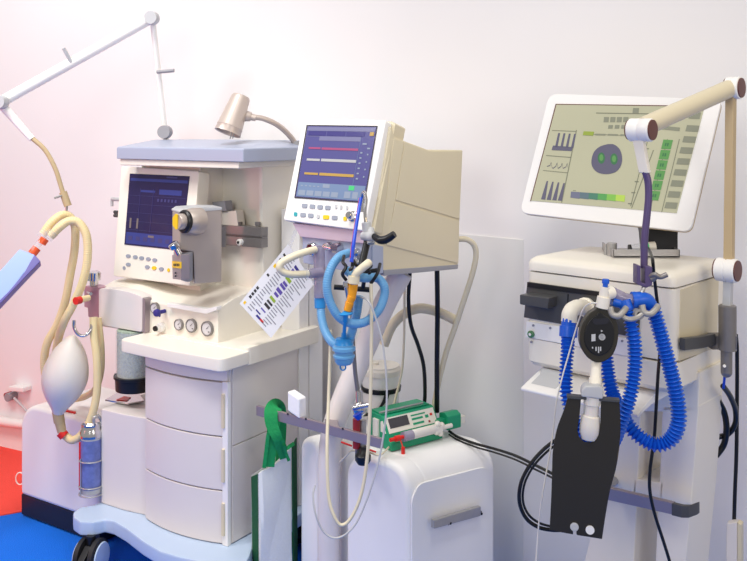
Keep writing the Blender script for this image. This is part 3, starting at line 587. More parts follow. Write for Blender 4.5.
# tote bag
TG = thing('tote_bag', 'white fabric tote bag with dark green sides and green straps hanging on the rail', 'bag', V((P(275, 600, 2.9).x, 2.9, .02)))
tp = [P(258.5, 474, 2.88), P(262, 471, 2.88), P(272, 467, 2.90), P(283, 458, 2.93), P(291.5, 446, 2.95)]
bt = [V((p.x + .004, p.y - .005, .04)) for p in tp]
nb = V((.55, -.84, 0)).normalized()
rings = []
for i in range(9):
    t = i / 8; rings.append([a.lerp(b, t) + nb * (.012 * math.sin(t * math.pi) * math.sin(j * .9 + t * 3)) for j, (a, b) in enumerate(zip(tp, bt))] + [(a.lerp(b, t) - nb * .004) for a, b in zip(tp[::-1], bt[::-1])])
m = MB(); m.loft(rings); m.build('front_panel', M['cloth'], TG)
back = [p - nb * .05 + V((-.045, .0, .01)) for p in (tp[0], tp[-1])]
m = MB(); m.poly([tp[0], P(251.5, 477, 2.93), V((P(253, 500, 2.93).x, 2.93, .04)), bt[0]], nb * -.003); m.build('side_gusset', M['dgreen'], TG)
e0, e1 = tp[-1], bt[-1]; m = MB(); m.poly([e0, e1, e1 + V((.010, .05, 0)), e0 + V((.010, .05, .01))], V((.003, .002, 0))); m.build('side_gusset', M['dgreen'], TG)
q0, q1 = P(251.5, 476, 2.93), P(291, 448, 3.0); m = MB(); m.poly([q0, q1, V((q1.x, q1.y, .04)), V((q0.x, q0.y, .04))], (.0, .003, 0)); m.build('back_panel', M['cloth'], TG)
def strap(path, w):
    m = MB(); pts = catmull([P(*p) for p in path])
    rings = []
    for i, p in enumerate(pts):
        t = (pts[min(i + 1, len(pts) - 1)] - pts[max(i - 1, 0)]).normalized(); view = (CAM - p).normalized(); sd = t.cross(view).normalized()
        ww = w(i / (len(pts) - 1)) if callable(w) else w
        rings.append([p - sd * ww + view * .0015, p + sd * ww + view * .0015, p + sd * ww - view * .0015, p - sd * ww - view * .0015])
    return m.loft(rings)
strap([(270, 467, 2.89), (272, 440, 2.88), (274, 420, 2.88), (275, 408, 2.89), (277, 406, 2.92), (280, 411, 2.96), (281, 430, 2.97), (280, 464, 2.97)], lambda t: .014 + .008 * math.sin(t * 3.1)).build('strap', M['fgreen'], TG)
strap([(283, 459, 2.91), (278, 440, 2.87), (272, 425, 2.87), (271, 412, 2.88), (274, 406, 2.9), (277, 407, 2.94), (276, 425, 2.97), (268, 450, 2.97)], lambda t: .010 + .012 * math.sin(t * 3.1)).build('strap', M['fgreen'], TG)
strap([(272, 420, 2.875), (268, 436, 2.87), (266, 452, 2.875), (264, 468, 2.88)], .006).build('strap_end', M['fgreen'], TG)
strap([(282, 440, 2.87), (286, 448, 2.89), (290, 446, 2.90), (294, 443.5, 2.92)], .006).build('strap_end', M['fgreen'], TG)
strap([(284, 446, 2.87), (286, 453, 2.89), (289, 461, 2.90)], .005).build('strap_end', M['fgreen'], TG)

# bucket
BK = thing('white_canister', 'white lidded canister with black band and strap behind the green pump', 'canister', V((P(381, 415, 3.08).x, 3.08, zt2)))
bz = lambda y: H - (y - HY) * 3.08 / FP; c0 = V((P(381, 400, 3.08).x, 3.08, 0))
m = MB(); m.lathe(c0, (0, 0, 1), [(.055, zt2 + .001), (.058, zt2 + .006), (.066, bz(374)), (.066, bz(372))], 32); m.build('body', M['white'], BK)
m = MB(); m.lathe(c0, (0, 0, 1), [(.07, bz(373)), (.07, bz(368)), (.064, bz(366)), (.064, bz(364.5)), (.001, bz(364))], 32); m.cyl(c0 + V((-.02, 0, bz(365))), c0 + V((-.02, 0, bz(362))), .012); m.build('lid', M['ivory'], BK, .001)
m = MB(); m.lathe(c0, (0, 0, 1), [(.063, bz(390)), (.068, bz(389.5)), (.0695, bz(385.5)), (.064, bz(385))], 32); m.build('band', M['black'], BK)
m = MB(); pts = [c0 + V((math.sin(t) * .068, -math.cos(t) * .068, 0)) + V((0, 0, bz(y))) for t, y in ((.3, 388), (.2, 394), (.0, 400), (-.25, 405), (-.6, 409), (-1.0, 411))]
m.bar(catmull(pts), V((.010, 0, .006)), V((0, .003, 0))); m.build('strap', M['black'], BK)

# syringe pump
PF = Frame(*(hz(391.5, 452.5, zt2).xy), 54); PF.a = PF.a * .9; PF.d = PF.d * .88
SPm = thing('syringe_pump', 'green syringe infusion pump with grey display lying on the white floor unit', 'pump', PF.w(-.07, .11, zt2))
def crossec(pts, d0, d1): return [PF.w(s, d0, zt2 + z) for s, z in pts], PF.d * (d1 - d0)
m = MB(); cs = [(.0, .002), (.0, .026), (-.018, .030), (-.022, .048), (-.05, .094), (-.06, .098), (-.135, .098), (-.14, .094), (-.14, .002)]
m.poly(*crossec(cs, 0, .235)); m.build('case', M['green'], SPm, .003)
m = MB(); m.poly(*crossec([(-.14, .0975), (-.065, .0975), (-.06, .102), (-.135, .102)], .01, .225)); m.build('top_cover', M['green'], SPm, .001)
m = MB(); m.cyl(PF.w(-.07, .0, zt2 + .107), PF.w(-.07, .2, zt2 + .107), .003, n=8); m.build('carry_rail', M['steel'], SPm)
sl = Plane(PF.w(-.022, 0, zt2 + .048), PF.w(-.05, 0, zt2 + .094), PF.w(-.022, .2, zt2 + .048))
def onsl(m, cells, o):
    a0, b0 = PF.w(-.022, 0, zt2 + .048), PF.w(-.05, 0, zt2 + .094)
    for d0, v0, d1, v1 in cells:
        p = lambda d, v: a0.lerp(b0, v) + PF.d * d + sl.n * o
        m.poly([p(d0, v0), p(d1, v0), p(d1, v1), p(d0, v1)], -sl.n * .0012)
    return m
fp = onsl(MB(), [(.008, .04, .228, .96)], .0012).build('front_plate', M['ivory'], SPm)
onsl(MB(), [(.018, .3, .105, .88)], .0022).build('display', M['lcd'], fp)
onsl(MB(), [(.12, .72, .185, .80), (.12, .48, .17, .60), (.12, .2, .17, .32), (.182, .44, .196, .62)], .0024).build('green_keys', M['green'], fp)
onsl(MB(), [(.205, .52, .215, .66)], .0026).build('stop_key', M['red'], fp); onsl(MB(), [(.19, .14, .198, .26)], .0026).build('start_key', M['brick'], fp)
m = MB(); m.poly([PF.w(-.03, -.003, zt2 + .05), PF.w(-.06, -.003, zt2 + .05), PF.w(-.06, -.003, zt2 + .082), PF.w(-.05, -.003, zt2 + .086)], PF.d * .004)
m.poly([PF.w(-.07, -.008, zt2 + .03), PF.w(-.10, -.008, zt2 + .03), PF.w(-.10, -.008, zt2 + .085), PF.w(-.07, -.008, zt2 + .085)], PF.d * .01); m.build('side_latch', M['ivory'], SPm, .001)
m = MB(); m.poly(*crossec([(.0, .022), (-.05, .022), (-.05, .07), (-.02, .076), (.0, .066)], .26, .325)); m.poly(*crossec([(-.015, .03), (-.04, .03), (-.04, .058), (-.015, .058)], .22, .265)); m.build('drive_head', M['green'], SPm, .003)
m = MB(); m.poly(*crossec([(.002, .034), (-.02, .034), (-.02, .058), (.002, .058)], .325, .345)); m.build('drive_cap', M['ivory'], SPm, .002)
SY = thing('syringe', 'clear plastic syringe with red tip clipped in front of the green pump', 'syringe', PF.w(.012, .08, zt2 + .03))
c0 = PF.w(.008, .0, zt2 + .042)
m = MB(); m.cyl(c0 + PF.d * .06, c0 + PF.d * .20, .0145); m.build('barrel', M['bag'], SY)
m = MB(); m.cyl(c0 + PF.d * .045, c0 + PF.d * .085, .0152); m.build('stopper', M['smoky'], SY)
m = MB(); m.cyl(c0 - PF.d * .012, c0 + PF.d * .05, .006); m.cyl(c0 + PF.d * .01, c0 + PF.d * .03, .009); m.build('tip', M['red'], SY)
m = MB(); kc = c0 + PF.d * .205 + PF.a * .006
for t in range(4): 
    an = math.pi / 2 * t + .5; m.ball(kc + PF.d * math.cos(an) * .014 + V((0, 0, math.sin(an) * .018)), .010, 8)
m.cyl(kc - PF.a * .012, kc + PF.a * .010, .011); m.cyl(kc, kc + PF.d * .06, .007); m.build('plunger_clamp', M['ivory'], SY)
m = MB(); m.cyl(c0 + V((.01, -.02, -.044)) + PF.d * .03, c0 + V((.01, -.02, -.022)) + PF.d * .03, .006); m.cyl(c0 + V((.01, -.02, -.024)) + PF.d * .03, c0 + PF.d * .03, .002, n=6); m.build('tip_cap', M['red'], SY)

# ------------------------------------------------------------------ middle breathing circuit
Yt = 2.44
m = MB(); m.ribbed([(349, 253, 2.50), (339, 257, 2.47), (331, 268, 2.45), (327, 285, Yt), (330, 302, Yt), (339, 317, Yt), (352, 323.5, Yt), (366, 321.5, Yt), (378, 311, 2.45), (384, 297, 2.46), (384, 286, 2.46), (377, 278, 2.46), (366, 278, 2.44), (355, 276, 2.43), (346, 270, 2.44)], .0125, .006, .06)
tag(m.build('loop_hose', M['lblue']), 'light blue breathing hose coiled in a ring before the middle ventilator', 'hose')
CC = thing('clear_manifold', 'clear plastic breathing manifold hanging under the middle ventilator ports', 'connector', P(320, 300, 2.6))
m = MB(); m.cyl(P(319, 248, 2.62), P(320, 298, 2.60), .017); m.cyl(P(309, 273.5, 2.58), P(322, 272, 2.6), .014); m.cyl(P(319, 250, 2.62), P(315, 249, 2.66), .014); m.build('body', M['smoky'], CC, .001)
m = MB(); m.cyl(P(306.5, 274, 2.58), P(311, 273.3, 2.58), .0165); m.cyl(P(319.3, 279, 2.61), P(319.5, 283, 2.61), .021); m.build('collar', M['clear'], CC)
m = MB(); m.cyl(P(319.8, 294, 2.605), P(320.2, 308, 2.6), .0165); m.build('cuff', M['mblue'], CC, .001)
m = MB(); m.tube([(315.5, 249.5, 2.60), (304, 252.5, 2.57), (291, 257.5, 2.55), (281, 263.5, 2.54), (280.5, 270, 2.54), (290, 274.2, 2.55), (308, 274, 2.58)], .0105); tag(m.build('cream_tube', M['creamtube']), 'short cream tube bent in a U in front of the instruction card', 'tube')
m = MB(); m.ribbed([(320.5, 307, 2.6), (322, 320, 2.58), (326, 333, 2.54), (333, 343, 2.5), (343, 348, 2.48)], .0125, .006, .06); tag(m.build('short_hose', M['lblue']), 'short light blue hose from the clear manifold down to the water trap', 'hose')
m = MB(); m.ribbed([(359, 296, 2.47), (357, 312, 2.47), (353, 328, 2.48), (349, 342, 2.49)], .0125, .006, .06); tag(m.build('link_hose', M['lblue']), 'light blue hose slanting from the amber connector to the water trap', 'hose')
WT = thing('water_trap', 'ribbed blue water trap bottle hanging at the bottom of the blue hoses', 'water trap', P(343, 371, 2.47))
wz = lambda y: H - (y - HY) * 2.47 / FP; c0 = V((P(344, 350, 2.47).x, 2.47, 0))
m = MB(); m.lathe(c0, (0, 0, 1), [(.001, wz(364.5)), (.020, wz(364)), (.026, wz(361)), (.026, wz(358)), (.030, wz(357)), (.030, wz(355)), (.026, wz(354)), (.026, wz(351)), (.032, wz(350)), (.032, wz(347)), (.026, wz(346)), (.026, wz(344))], 28); m.build('cup', M['lblue'], WT)
m = MB(); m.lathe(c0, (0, 0, 1), [(.026, wz(344)), (.023, wz(341)), (.023, wz(338.5)), (.008, wz(338)), (.007, wz(333)), (.001, wz(333))], 28); m.build('cap', M['mblue'], WT)
m = MB(); m.tube([P(343, 367, 2.47) + V((math.cos(t) * .0075, 0, math.sin(t) * .0085)) for t in [2 * math.pi * i / 14 for i in range(15)]], .0022, 8); m.build('pull_ring', M['mblue'], WT)
AC = thing('amber_connector', 'amber valve connector with cream elbow and blue disc at the middle hose ring', 'connector', P(346, 316, 2.42))
m = MB(); m.cyl(P(353.5, 284, 2.41), P(352, 297, 2.41), .013, .011); m.cyl(P(352, 296, 2.41), P(349.5, 303, 2.41), .0125, .010); m.cyl(P(349.8, 302, 2.41), P(347, 311, 2.41), .012, .010); m.build('valve_body', M['amber'], AC, .002)
m = MB(); m.tube([(353.5, 284, 2.41), (356, 274, 2.40), (361, 269, 2.40), (366, 265, 2.40), (369, 262.5, 2.41)], .011); m.cyl(P(354, 276, 2.405), P(353.5, 283, 2.405), .016); m.build('elbow', M['creamtube'], AC)
m = MB(); m.lathe(P(346, 313.5, 2.41), V((-.1, 0, 1)), [(.018, -.003), (.019, 0), (.012, .003), (.008, .006)]); m.cyl(P(346, 313, 2.41), P(345, 321, 2.42), .007); m.cyl(P(345, 320, 2.42), P(344, 337, 2.46), .005); m.build('drip_disc', M['mblue'], AC)
# hose hanger arm
HA = thing('hose_hanger', 'black hose hanger with curled hooks and a black locking handle by the blue hoses', 'hose hanger', P(362, 270, 2.5))
m = MB(); m.cyl(P(368, 238, 2.50), P(361, 268, 2.46), .010); m.build('arm', M['black'], HA)
m = MB(); pts = [P(374, 236, 2.46), P(380, 240, 2.44), P(387, 239, 2.43), P(394.5, 234, 2.42)]; 
m.sweep(catmull(pts), lambda i: .0085 + .003 * math.sin(i * .12), 12); m.build('handle', M['black'], HA)
m = MB(); m.cyl(P(366, 222, 2.5), P(369, 246, 2.5), .013); m.cyl(P(363, 236, 2.5), P(374, 237, 2.46), .012); m.cyl(P(370, 228, 2.5), P(371, 244, 2.48), .011); m.build('joint', M['lgrey'], HA, .002)
m = MB(); m.tube([(366, 224, 2.5), (365, 212, 2.51), (366, 200, 2.53), (364, 192, 2.55), (362, 198, 2.56), (362, 212, 2.56)], .005, 8); m.build('bracket', M['chrome'], HA)
for path in ([(344, 256, 2.45), (343, 262, 2.42), (346, 267, 2.41), (342.5, 274, 2.41), (346, 280, 2.42)], [(361, 268, 2.45), (356, 265, 2.42), (353, 261, 2.42), (352, 268, 2.40), (349, 270, 2.40)], [(370, 262, 2.45), (371, 266, 2.42), (368, 269, 2.41), (370, 274, 2.41)], [(380, 264, 2.46), (378.5, 270, 2.43), (377, 274, 2.42), (374, 279, 2.42), (371, 283, 2.43)]):
    m = MB(); m.tube(path, .0048, 8); m.build('hook', M['black'], HA)
m = MB(); m.tube([(346, 270, 2.47), (355, 274, 2.47), (366, 272, 2.47), (378, 270, 2.47)], .006, 8); m.build('hook_bar', M['black'], HA)
m = MB(); m.cyl(P(334, 287, 2.55), P(372, 290, 2.55), .0075); m.cyl(P(363, 288, 2.55), P(366, 264, 2.5), .006); m.build('cross_bar', M['black'], HA)
m = MB(); m.tube([(361, 198, 2.5), (358.5, 212, 2.47), (355.5, 230, 2.44), (353, 248, 2.41), (351.5, 262, 2.40)], .0052, 8); bc = m.build('pressure_line', M['dblue']); tag(bc, 'deep blue thin line slanting down past the right edge of the violet screen', 'tube')
m = MB(); m.tube([(359.4, 198, 2.5), (356.9, 212, 2.47), (353.9, 230, 2.44), (351.4, 248, 2.41), (350.4, 258, 2.40)], .0016, 6); m.build('red_stripe', M['red'], bc)
m = MB(); m.cyl(P(347, 287, 2.43), P(349, 298, 2.43), .008); m.cyl(P(347, 286, 2.43), P(347, 282, 2.43), .011); tag(m.build('chrome_plug', M['chrome']), 'small chrome plug dangling left of the amber connector', 'plug')
# thin lines
m = MB(); m.tube([(371, 284, 2.42), (371.5, 320, 2.42), (371, 370, 2.42), (370, 410, 2.42), (367, 460, 2.42), (361, 495, 2.42), (351, 518, 2.42), (341, 525, 2.42), (333.5, 515, 2.42), (328.5, 495, 2.43), (327, 450, 2.45), (328.5, 400, 2.5), (330, 360, 2.53), (330.5, 330, 2.56)], .0048, 10); tag(m.build('drip_line', M['creamtube']), 'thicker cream line hanging in a long U in front of the white stand pole', 'tube')
m = MB(); m.tube([(361, 297, 2.43), (369, 302, 2.40), (377, 322, 2.40), (383, 345, 2.40), (386.5, 380, 2.40), (386, 415, 2.40), (380, 455, 2.40), (371, 488, 2.40), (358, 520, 2.40), (346, 534, 2.40), (334, 538, 2.40), (323, 531, 2.40), (315.5, 514, 2.40), (313, 496, 2.41), (315, 485, 2.42), (317, 470, 2.45), (317.5, 440, 2.5), (318.5, 400, 2.55), (319, 340, 2.58), (319.5, 300, 2.6)][:15], .0027, 8); tag(m.build('sampling_line', M['lgrey']), 'thin grey line hanging in the lowest U loop before the white floor unit', 'tube')
m = MB(); m.tube([(390, 446, 2.80), (380, 455, 2.69), (368, 452, 2.72), (352, 451, 2.74), (345, 457, 2.76), (340, 462, 2.79)], .003, 8); tag(m.build('pump_line', M['creamtube']), 'thin clear line from the red syringe tip towards the stand pole', 'tube')
# behind the box
m = MB(); m.tube([(384, 345, 3.0), (392, 326, 3.0), (404, 314, 3.0), (418, 308.5, 3.0), (432, 310, 3.0), (445, 315, 3.0), (455, 320, 3.0)], .0165); tag(m.build('arched_hose', M['creamtube']), 'thick off-white hose arching behind the blue ring under the beige box', 'hose')
m = MB(); m.tube([(459, 239, 2.93), (467, 239.5, 2.93), (474, 245, 2.94), (476, 256, 2.95), (472, 275, 2.96), (464, 300, 2.97), (455, 327, 2.98), (447, 350, 2.99), (441, 372, 3.0), (436, 395, 3.0), (433, 415, 3.0)], .0095); tag(m.build('gas_hose', M['creamtube']), 'cream hose curving out behind the beige box and slanting down the wall', 'hose')
m = MB(); m.tube([(410, 272, 2.9), (408.5, 300, 2.92), (411, 325, 2.94), (418, 345, 2.96), (423.5, 365, 2.98), (425, 390, 3.0), (424, 412, 3.02)], .0065, 10); tag(m.build('bowed_cable', M['cable']), 'black cable bowing down left of the straight one beneath the beige box', 'cable')
m = MB(); m.tube([(437, 268, 2.93), (437.5, 310, 2.95), (437, 360, 2.97), (437, 412, 2.99)], .0085, 10); tag(m.build('straight_cable', M['cable']), 'thick straight black cable hanging beneath the beige box', 'cable')
m = MB(); m.tube([(405, 274, 2.9), (404.5, 300, 2.92), (404, 340, 2.95), (402, 370, 2.98), (397, 392, 3.0), (393, 408, 3.0)], .004, 8); tag(m.build('thin_hose', M['creamtube']), 'thin olive-cream tube beside the bowed black cable, ending near the canister', 'tube')

# ------------------------------------------------------------------ right ventilator
G = Frame((674 - CX) / FP * 2.25, 2.25, 43)
RV = thing('ventilator', 'white box ventilator on a trolley under the large tilted touchscreen at right', 'ventilator', G.w(-.2, .2, 0))
DP = .335
def rbox(s0, s1, d0, d1, z0, z1, r):
    sd = roundpoly([(s0, d0), (s1, d0), (s1, d1), (s0, d1)], r, 5); m = MB(); m.section(G, sd, z0, z1); return m
m = rbox(-.434, .0, 0, DP, .958, 1.141, .02); m.build('main_case', M['ivory'], RV, .003)
m = MB(); sd = lambda i: roundpoly([(-.436 + i, -.002 + i), (.002 - i, -.002 + i), (.002 - i, DP - i), (-.436 + i, DP - i)], .025, 5)
m.loft([[G.w(s, d, z) for s, d in sd(i)] for i, z in ((0, 1.145), (0, 1.165), (.004, 1.174), (.014, 1.182), (.03, 1.185))]); m.build('top_cover', M['ivory'], RV)
m = MB(); m.loft([[G.w(s, d, z) for s, d in sd(i)] for i, z in ((.03, .872), (.01, .878), (.0, .89), (0, .953))]); m.build('lower_case', M['ivory'], RV)
m = rbox(-.42, -.01, .01, DP - .01, .95, 1.148, .02); m.build('gap_liner', M['inkline'], RV)
GF = G.front(0)
m = MB(); m.slab(GF, [(527, 282), (640, 297.5), (638, 338), (523.5, 317.5)], .006, -.01); fp = m.build('front_panel', M['dgrey'], RV, .002)
m = MB(); m.slab(GF, [(527, 282), (640, 297.5), (640, 302), (527, 287)], .009, 0); m.build('panel_strip', M['black'], fp, .001)
m = MB(); m.slab(GF, [(567.5, 294), (568.3, 294), (567, 324), (566.2, 324)], .0075, 0); m.build('panel_gap', M['black'], fp)
m = MB(); m.slab(GF, [(519.5, 294.5), (549, 298), (547.5, 309), (519.5, 304.5)], .05, 0); m.build('panel_handle', M['dgrey'], fp, .003)
m = MB(); m.slab(GF, [(526, 321), (563, 327), (640, 341), (640, 359), (563, 344), (525, 337)], .004, -.01); m.build('control_strip', M['white'], RV, .002)
m = MB(); c = GF.hit(531.5, 334, .004); m.lathe(c, GF.n, [(.010, 0), (.010, .006), (.006, .008), (.001, .008)]); pk = m.build('power_key', M['sr_dgrn'], RV); m = MB(); m.lathe(c + GF.n * .008, GF.n, [(.004, 0), (.004, .001)]); m.build('power_mark', M['white'], pk)
m = MB()
for x, y in ((533, 325.5), (531, 342), (550, 328), (622, 341)): m.slab(GF, ell(x, y, 1.2, 1.2, 8), .006, .003)
m.build('panel_icons', M['ink'], RV)
GS = G.side(0)
m = MB(); m.slab(GS, [(681, 290), (719, 276), (717, 348), (679, 361)], .002, -.004); m.build('side_cover', M['beige'], RV, .001)  # beige paints the warm shade on this side of the ivory case
# push handle shelf
m = MB(); m.loft([[G.w(s, -.075, .824), G.w(s, -.075, .833), G.w(s, .03, .868), G.w(s, .12, .868), G.w(s, .12, .845), G.w(s, .0, .84)] for s in (-.405, -.06)]); m.build('front_shelf', M['white'], RV, .003)
m = MB(); m.loft([[G.w(s, -.05, .842), G.w(s, -.005, .857), G.w(s, .01, .875), G.w(s, .01, .85)] for s in (-.39, -.31)]); m.build('shelf_latch', M['lgrey'], RV, .002)
# trolley column
GC = G.front(.13)
def ext(pts, back=-.16): m = MB(); m.slab(GC, pts, 0, back); return m
m = ext([(606, 370), (700, 372), (698, 413), (611, 411)]); m.build('column_head', M['ivory'], RV, .006)
m = ext([(617, 405), (641, 405), (637, 500), (634, 561), (628, 655), (570, 655), (584, 561), (604, 480)]); m.build('column_leg', M['ivory'], RV, .006)
m = ext([(662, 405), (699, 405), (692, 500), (686, 561), (678, 655), (646, 655), (655, 561), (659, 480)]); m.build('column_leg', M['ivory'], RV, .006)
m = ext([(634, 479), (664, 483), (662, 503), (632, 498)]); m.build('column_crossbar', M['ivory'], RV, .003)
m = ext([(600, 655), (680, 655), (684, 668), (565, 668)]); m.build('column_foot', M['ivory'], RV, .005)
m = MB(); m.section(G, roundpoly([(-.36, -.12), (.02, -.12), (.05, .3), (-.39, .3)], .06), .10, .15); m.build('trolley_base', M['lgrey'], RV, .008)
for s_, d_ in ((-.31, -.06), (-.03, -.06), (-.31, .24), (-.02, .24)):
    w = G.w(s_, d_, 0); caster(RV, w.x, w.y, .105, -30, .045)
GR = G.front(.06)
m = MB(); m.slab(GR, [(598, 485.5), (673, 503), (673, 515), (598, 498)], 0, -.016); m.build('trolley_rail', M['mauve'], RV, .002)
m = MB(); c0 = GR.hit(673, 509); c1 = GR.hit(682, 511.5); c2 = c1 + G.a * .01 + G.d * .06
m.bar([GR.hit(672, 509) - GR.n * .004, c1 - GR.n * .004, c1 - GR.n * .004 + G.a * .014 + G.d * .012, c1 + G.a * .022 + G.d * .05], GR.n * .007, V((0, 0, .0155))); m.build('rail_end_cap', M['dgrey'], RV, .002)
for x, y in ((602, 488),):
    m = MB(); c = GR.hit(x, y); m.cyl(c - GR.n * .01, c - GR.n * .08, .012); m.build('rail_spacer', M['grey'], RV)
# side rail with bracket
m = MB(); m.bar([GS.hit(682, 344, .012), GS.hit(700, 342, .02), GS.hit(713, 339, .03)], GS.n * .008, V((0, 0, .0155))); m.cyl(GS.hit(683, 344, 0), GS.hit(683, 344, .012), .01); m.cyl(GS.hit(705, 341, 0), GS.hit(705, 341, .022), .01); m.build('side_rail', M['dgrey'], RV, .003)

# metal tray on top
TT = thing('metal_tray', 'shallow steel tray with small fittings on top of the right ventilator', 'tray', V((P(645, 256, 2.5).x, 2.5, 1.187)))
tzb = 1.187
tr = [hz(x, 257.5, tzb) for x in (613, 680)]; t0, t1 = tr; bk = hz(602, 249.5, tzb) - t0
m = MB(); m.poly([t0, t1, t1 + bk, t0 + bk], (0, 0, .004)); m.build('tray_floor', M['steel'], TT)
m = MB(); m.poly([t0, t1, t1 + V((0, .004, 0)), t0 + V((0, .004, 0))], (0, 0, .022)); m.poly([t0, t0 + bk, t0 + bk + V((.004, 0, 0)), t0 + V((.004, 0, 0))], (0, 0, .022)); m.poly([t1, t1 + bk, t1 + bk - V((.004, 0, 0)), t1 - V((.004, 0, 0))], (0, 0, .022)); m.build('tray_wall', M['steel'], TT, .001)
m = MB(); c = P(612, 247, 2.54); m.cyl(c - V((0, 0, .03)), c + V((0, 0, .012)), .014); m.cyl(P(606, 247, 2.56) - V((0, 0, .03)), P(606, 244, 2.56), .006); m.build('post_fitting', M['steel'], TT, .001)
FT = thing('coupling', 'small clear and green coupling lying in the steel tray', 'coupling', P(645, 250, 2.53))
m = MB(); m.cyl(P(630, 249, 2.53), P(652, 247, 2.53), .013); m.build('body', M['clear'], FT, .001)
m = MB(); m.cyl(P(629, 249.5, 2.53), P(631, 249.3, 2.53), .014); m.build('seal', M['black'], FT)
m = MB(); m.cyl(P(647, 247.5, 2.525), P(655, 246.8, 2.525), .015); m.build('nut', M['ivory'], FT); m = MB(); m.cyl(P(646, 247.6, 2.525), P(648, 247.4, 2.525), .0155); m.build('green_ring', M['sv_green'], FT)

# touchscreen
DB = P(690, 231, 2.40); t = R(34)
ad = V((math.cos(t), -math.sin(t), 0)); dd = V((math.sin(t), math.cos(t), 0))
_u = (520 - CX) / FP; _l = (DB.x - _u * DB.y) / (ad.x - _u * ad.y); DL = DB - ad * _l; DL = P(520, 213, DL.y)
DTy = DL.y + .085; DT = P(549, 94, DTy)
DP_ = Plane(DB, DL, DT)
TS = thing('touchscreen_monitor', 'large white tilted touchscreen with pale olive display on the right ventilator', 'monitor', V((P(655, 245, 2.6).x, 2.6, 1.187)))
outl = roundpoly([(549, 93.5), (722, 99), (690.5, 232), (519.5, 213)], 9, 6)
m = MB(); m.slab(DP_, outl, 0, -.012); m.build('bezel', M['white'], TS, .003)
m = MB(); m.slab(DP_, outl, -.0125, -.034); m.build('back_shell', M['tan'], TS, .004)
Q = [(556.5, 104.5), (704.5, 106.5), (676.5, 213), (531, 200.5)]
m = MB(); m.slab(DP_, Q, .002, -.003); sc = m.build('screen', M['sr_base'], TS)
quadgrid(MB(), DP_, [(555.6, 103.8), (705, 105.8), (677, 213.8), (530, 201.2)], [(0, 0, 1, .008), (0, 0, .006, 1)], .0024).build('screen_rim', M['brown'], sc)
def tp_(x, y): return (x, y)
m = MB()
for q4 in ([(537.8, 178), (539, 178), (536, 200), (534, 200)],): m.slab(DP_, q4, .003, .0022)
# left column: bars, ecg-like trace, bars
m = MB(); m.slab(DP_, [(553, 145.5), (573, 147), (571.5, 151), (551.5, 150)], .0032, .0024)
for i in range(4):
    x = 555 + 5.3 * i; m.slab(DP_, [(x + 3.2, 133 + .3 * i), (x + 5, 133 + .3 * i), (x + 2.4, 147 + .3 * i), (x, 147 + .3 * i)], .0032, .0024)
    x = 541 + 5.6 * i; m.slab(DP_, [(x + 5.6, 181 + .7 * i), (x + 7, 181 + .7 * i), (x + 4.2, 199.6 + .4 * i), (x, 199.2 + .4 * i)], .0032, .0024)
zig = [(547, 166), (550, 165), (551, 162), (552, 167), (553, 168), (556, 165.5), (557, 162.5), (558, 168), (561, 166), (562, 162.8), (563, 168), (566, 166.4), (567, 163), (568, 167)]
for p, q in zip(zig, zig[1:]): m.slab(DP_, [p, q, (q[0], q[1] + .7), (p[0], p[1] + .7)], .0032, .0024)
m.build('display_bars', M['sr_vio'], sc)
m = MB()
for q4 in ([(576, 130), (576.8, 130), (562, 202.5), (561.2, 202.4)], [(552, 130), (576, 131), (576, 131.6), (552, 130.6)], [(546, 155), (571, 157), (571, 157.7), (546, 155.7)], [(543, 170), (568, 172.5), (568, 173.1), (543, 170.6)], [(653, 150), (653.8, 150), (632, 208), (631.2, 208)],
           [(650, 130), (650.7, 130), (631, 206), (630.3, 206)], [(596, 112.5), (660, 113.5), (660, 114.3), (596, 113.3)], [(667, 139), (667.7, 139), (650, 211), (649.3, 211)], [(679, 139), (679.7, 139), (662, 212), (661.3, 212)], [(583, 133.5), (650, 136), (650, 136.5), (583, 134)]):
    m.slab(DP_, q4, .0030, .0022)
for i in range(6): m.slab(DP_, [(645 - 3.4 * i, 148 + 11 * i), (649 - 3.4 * i, 148.2 + 11 * i), (648.8 - 3.4 * i, 149.2 + 11 * i), (644.8 - 3.4 * i, 149 + 11 * i)], .003, .0022)
m.slab(DP_, [(573, 190.2), (576, 190.4), (576, 191), (573, 190.8)], .003, .0022); m.build('display_lines', M['sr_line'], sc)
m = MB()
for i in range(3): m.slab(DP_, [(595.5 + 12.5 * i, 133.5 + .3 * i), (605.5 + 12.5 * i, 133.8 + .3 * i), (605.2 + 12.5 * i, 135.4 + .3 * i), (595 + 12.5 * i, 135.1 + .3 * i)], .0032, .0024)
for i in range(4): m.slab(DP_, [(604 + 6.5 * i, 117), (609 + 6.5 * i, 117), (608.5 + 6.5 * i, 122), (603.5 + 6.5 * i, 122)], .0032, .0024)
for i in range(3): m.slab(DP_, [(608.5 + 6.5 * i, 125), (613 + 6.5 * i, 125), (612.5 + 6.5 * i, 128.5), (608 + 6.5 * i, 128.5)], .0032, .0024)
m.slab(DP_, [(633, 108), (639, 108), (638.5, 113), (632.5, 113)], .0032, .0024); m.slab(DP_, [(655, 125), (680, 127.5), (679.5, 131), (654, 128.5)], .0032, .0024)
for i in range(8):
    x = 687 - 3.0 * i; y = 125 + 11 * i
    m.slab(DP_, [(x, y), (x + 12.5 - .1 * i, y + .6), (x + 11 - .1 * i, y + 6.8), (x - 1.7, y + 6)], .0032, .0024)
m.slab(DP_, [(690, 112), (701, 112.5), (699.5, 119), (688.5, 118.5)], .0032, .0024); m.build('display_blocks', M['sr_grey'], sc)
m = MB(); m.slab(DP_, [(583.7, 131.2), (594, 131.7), (593, 135.6), (582.7, 135)], .0036, .0024); m.build('active_tab', M['sr_lime'], sc)
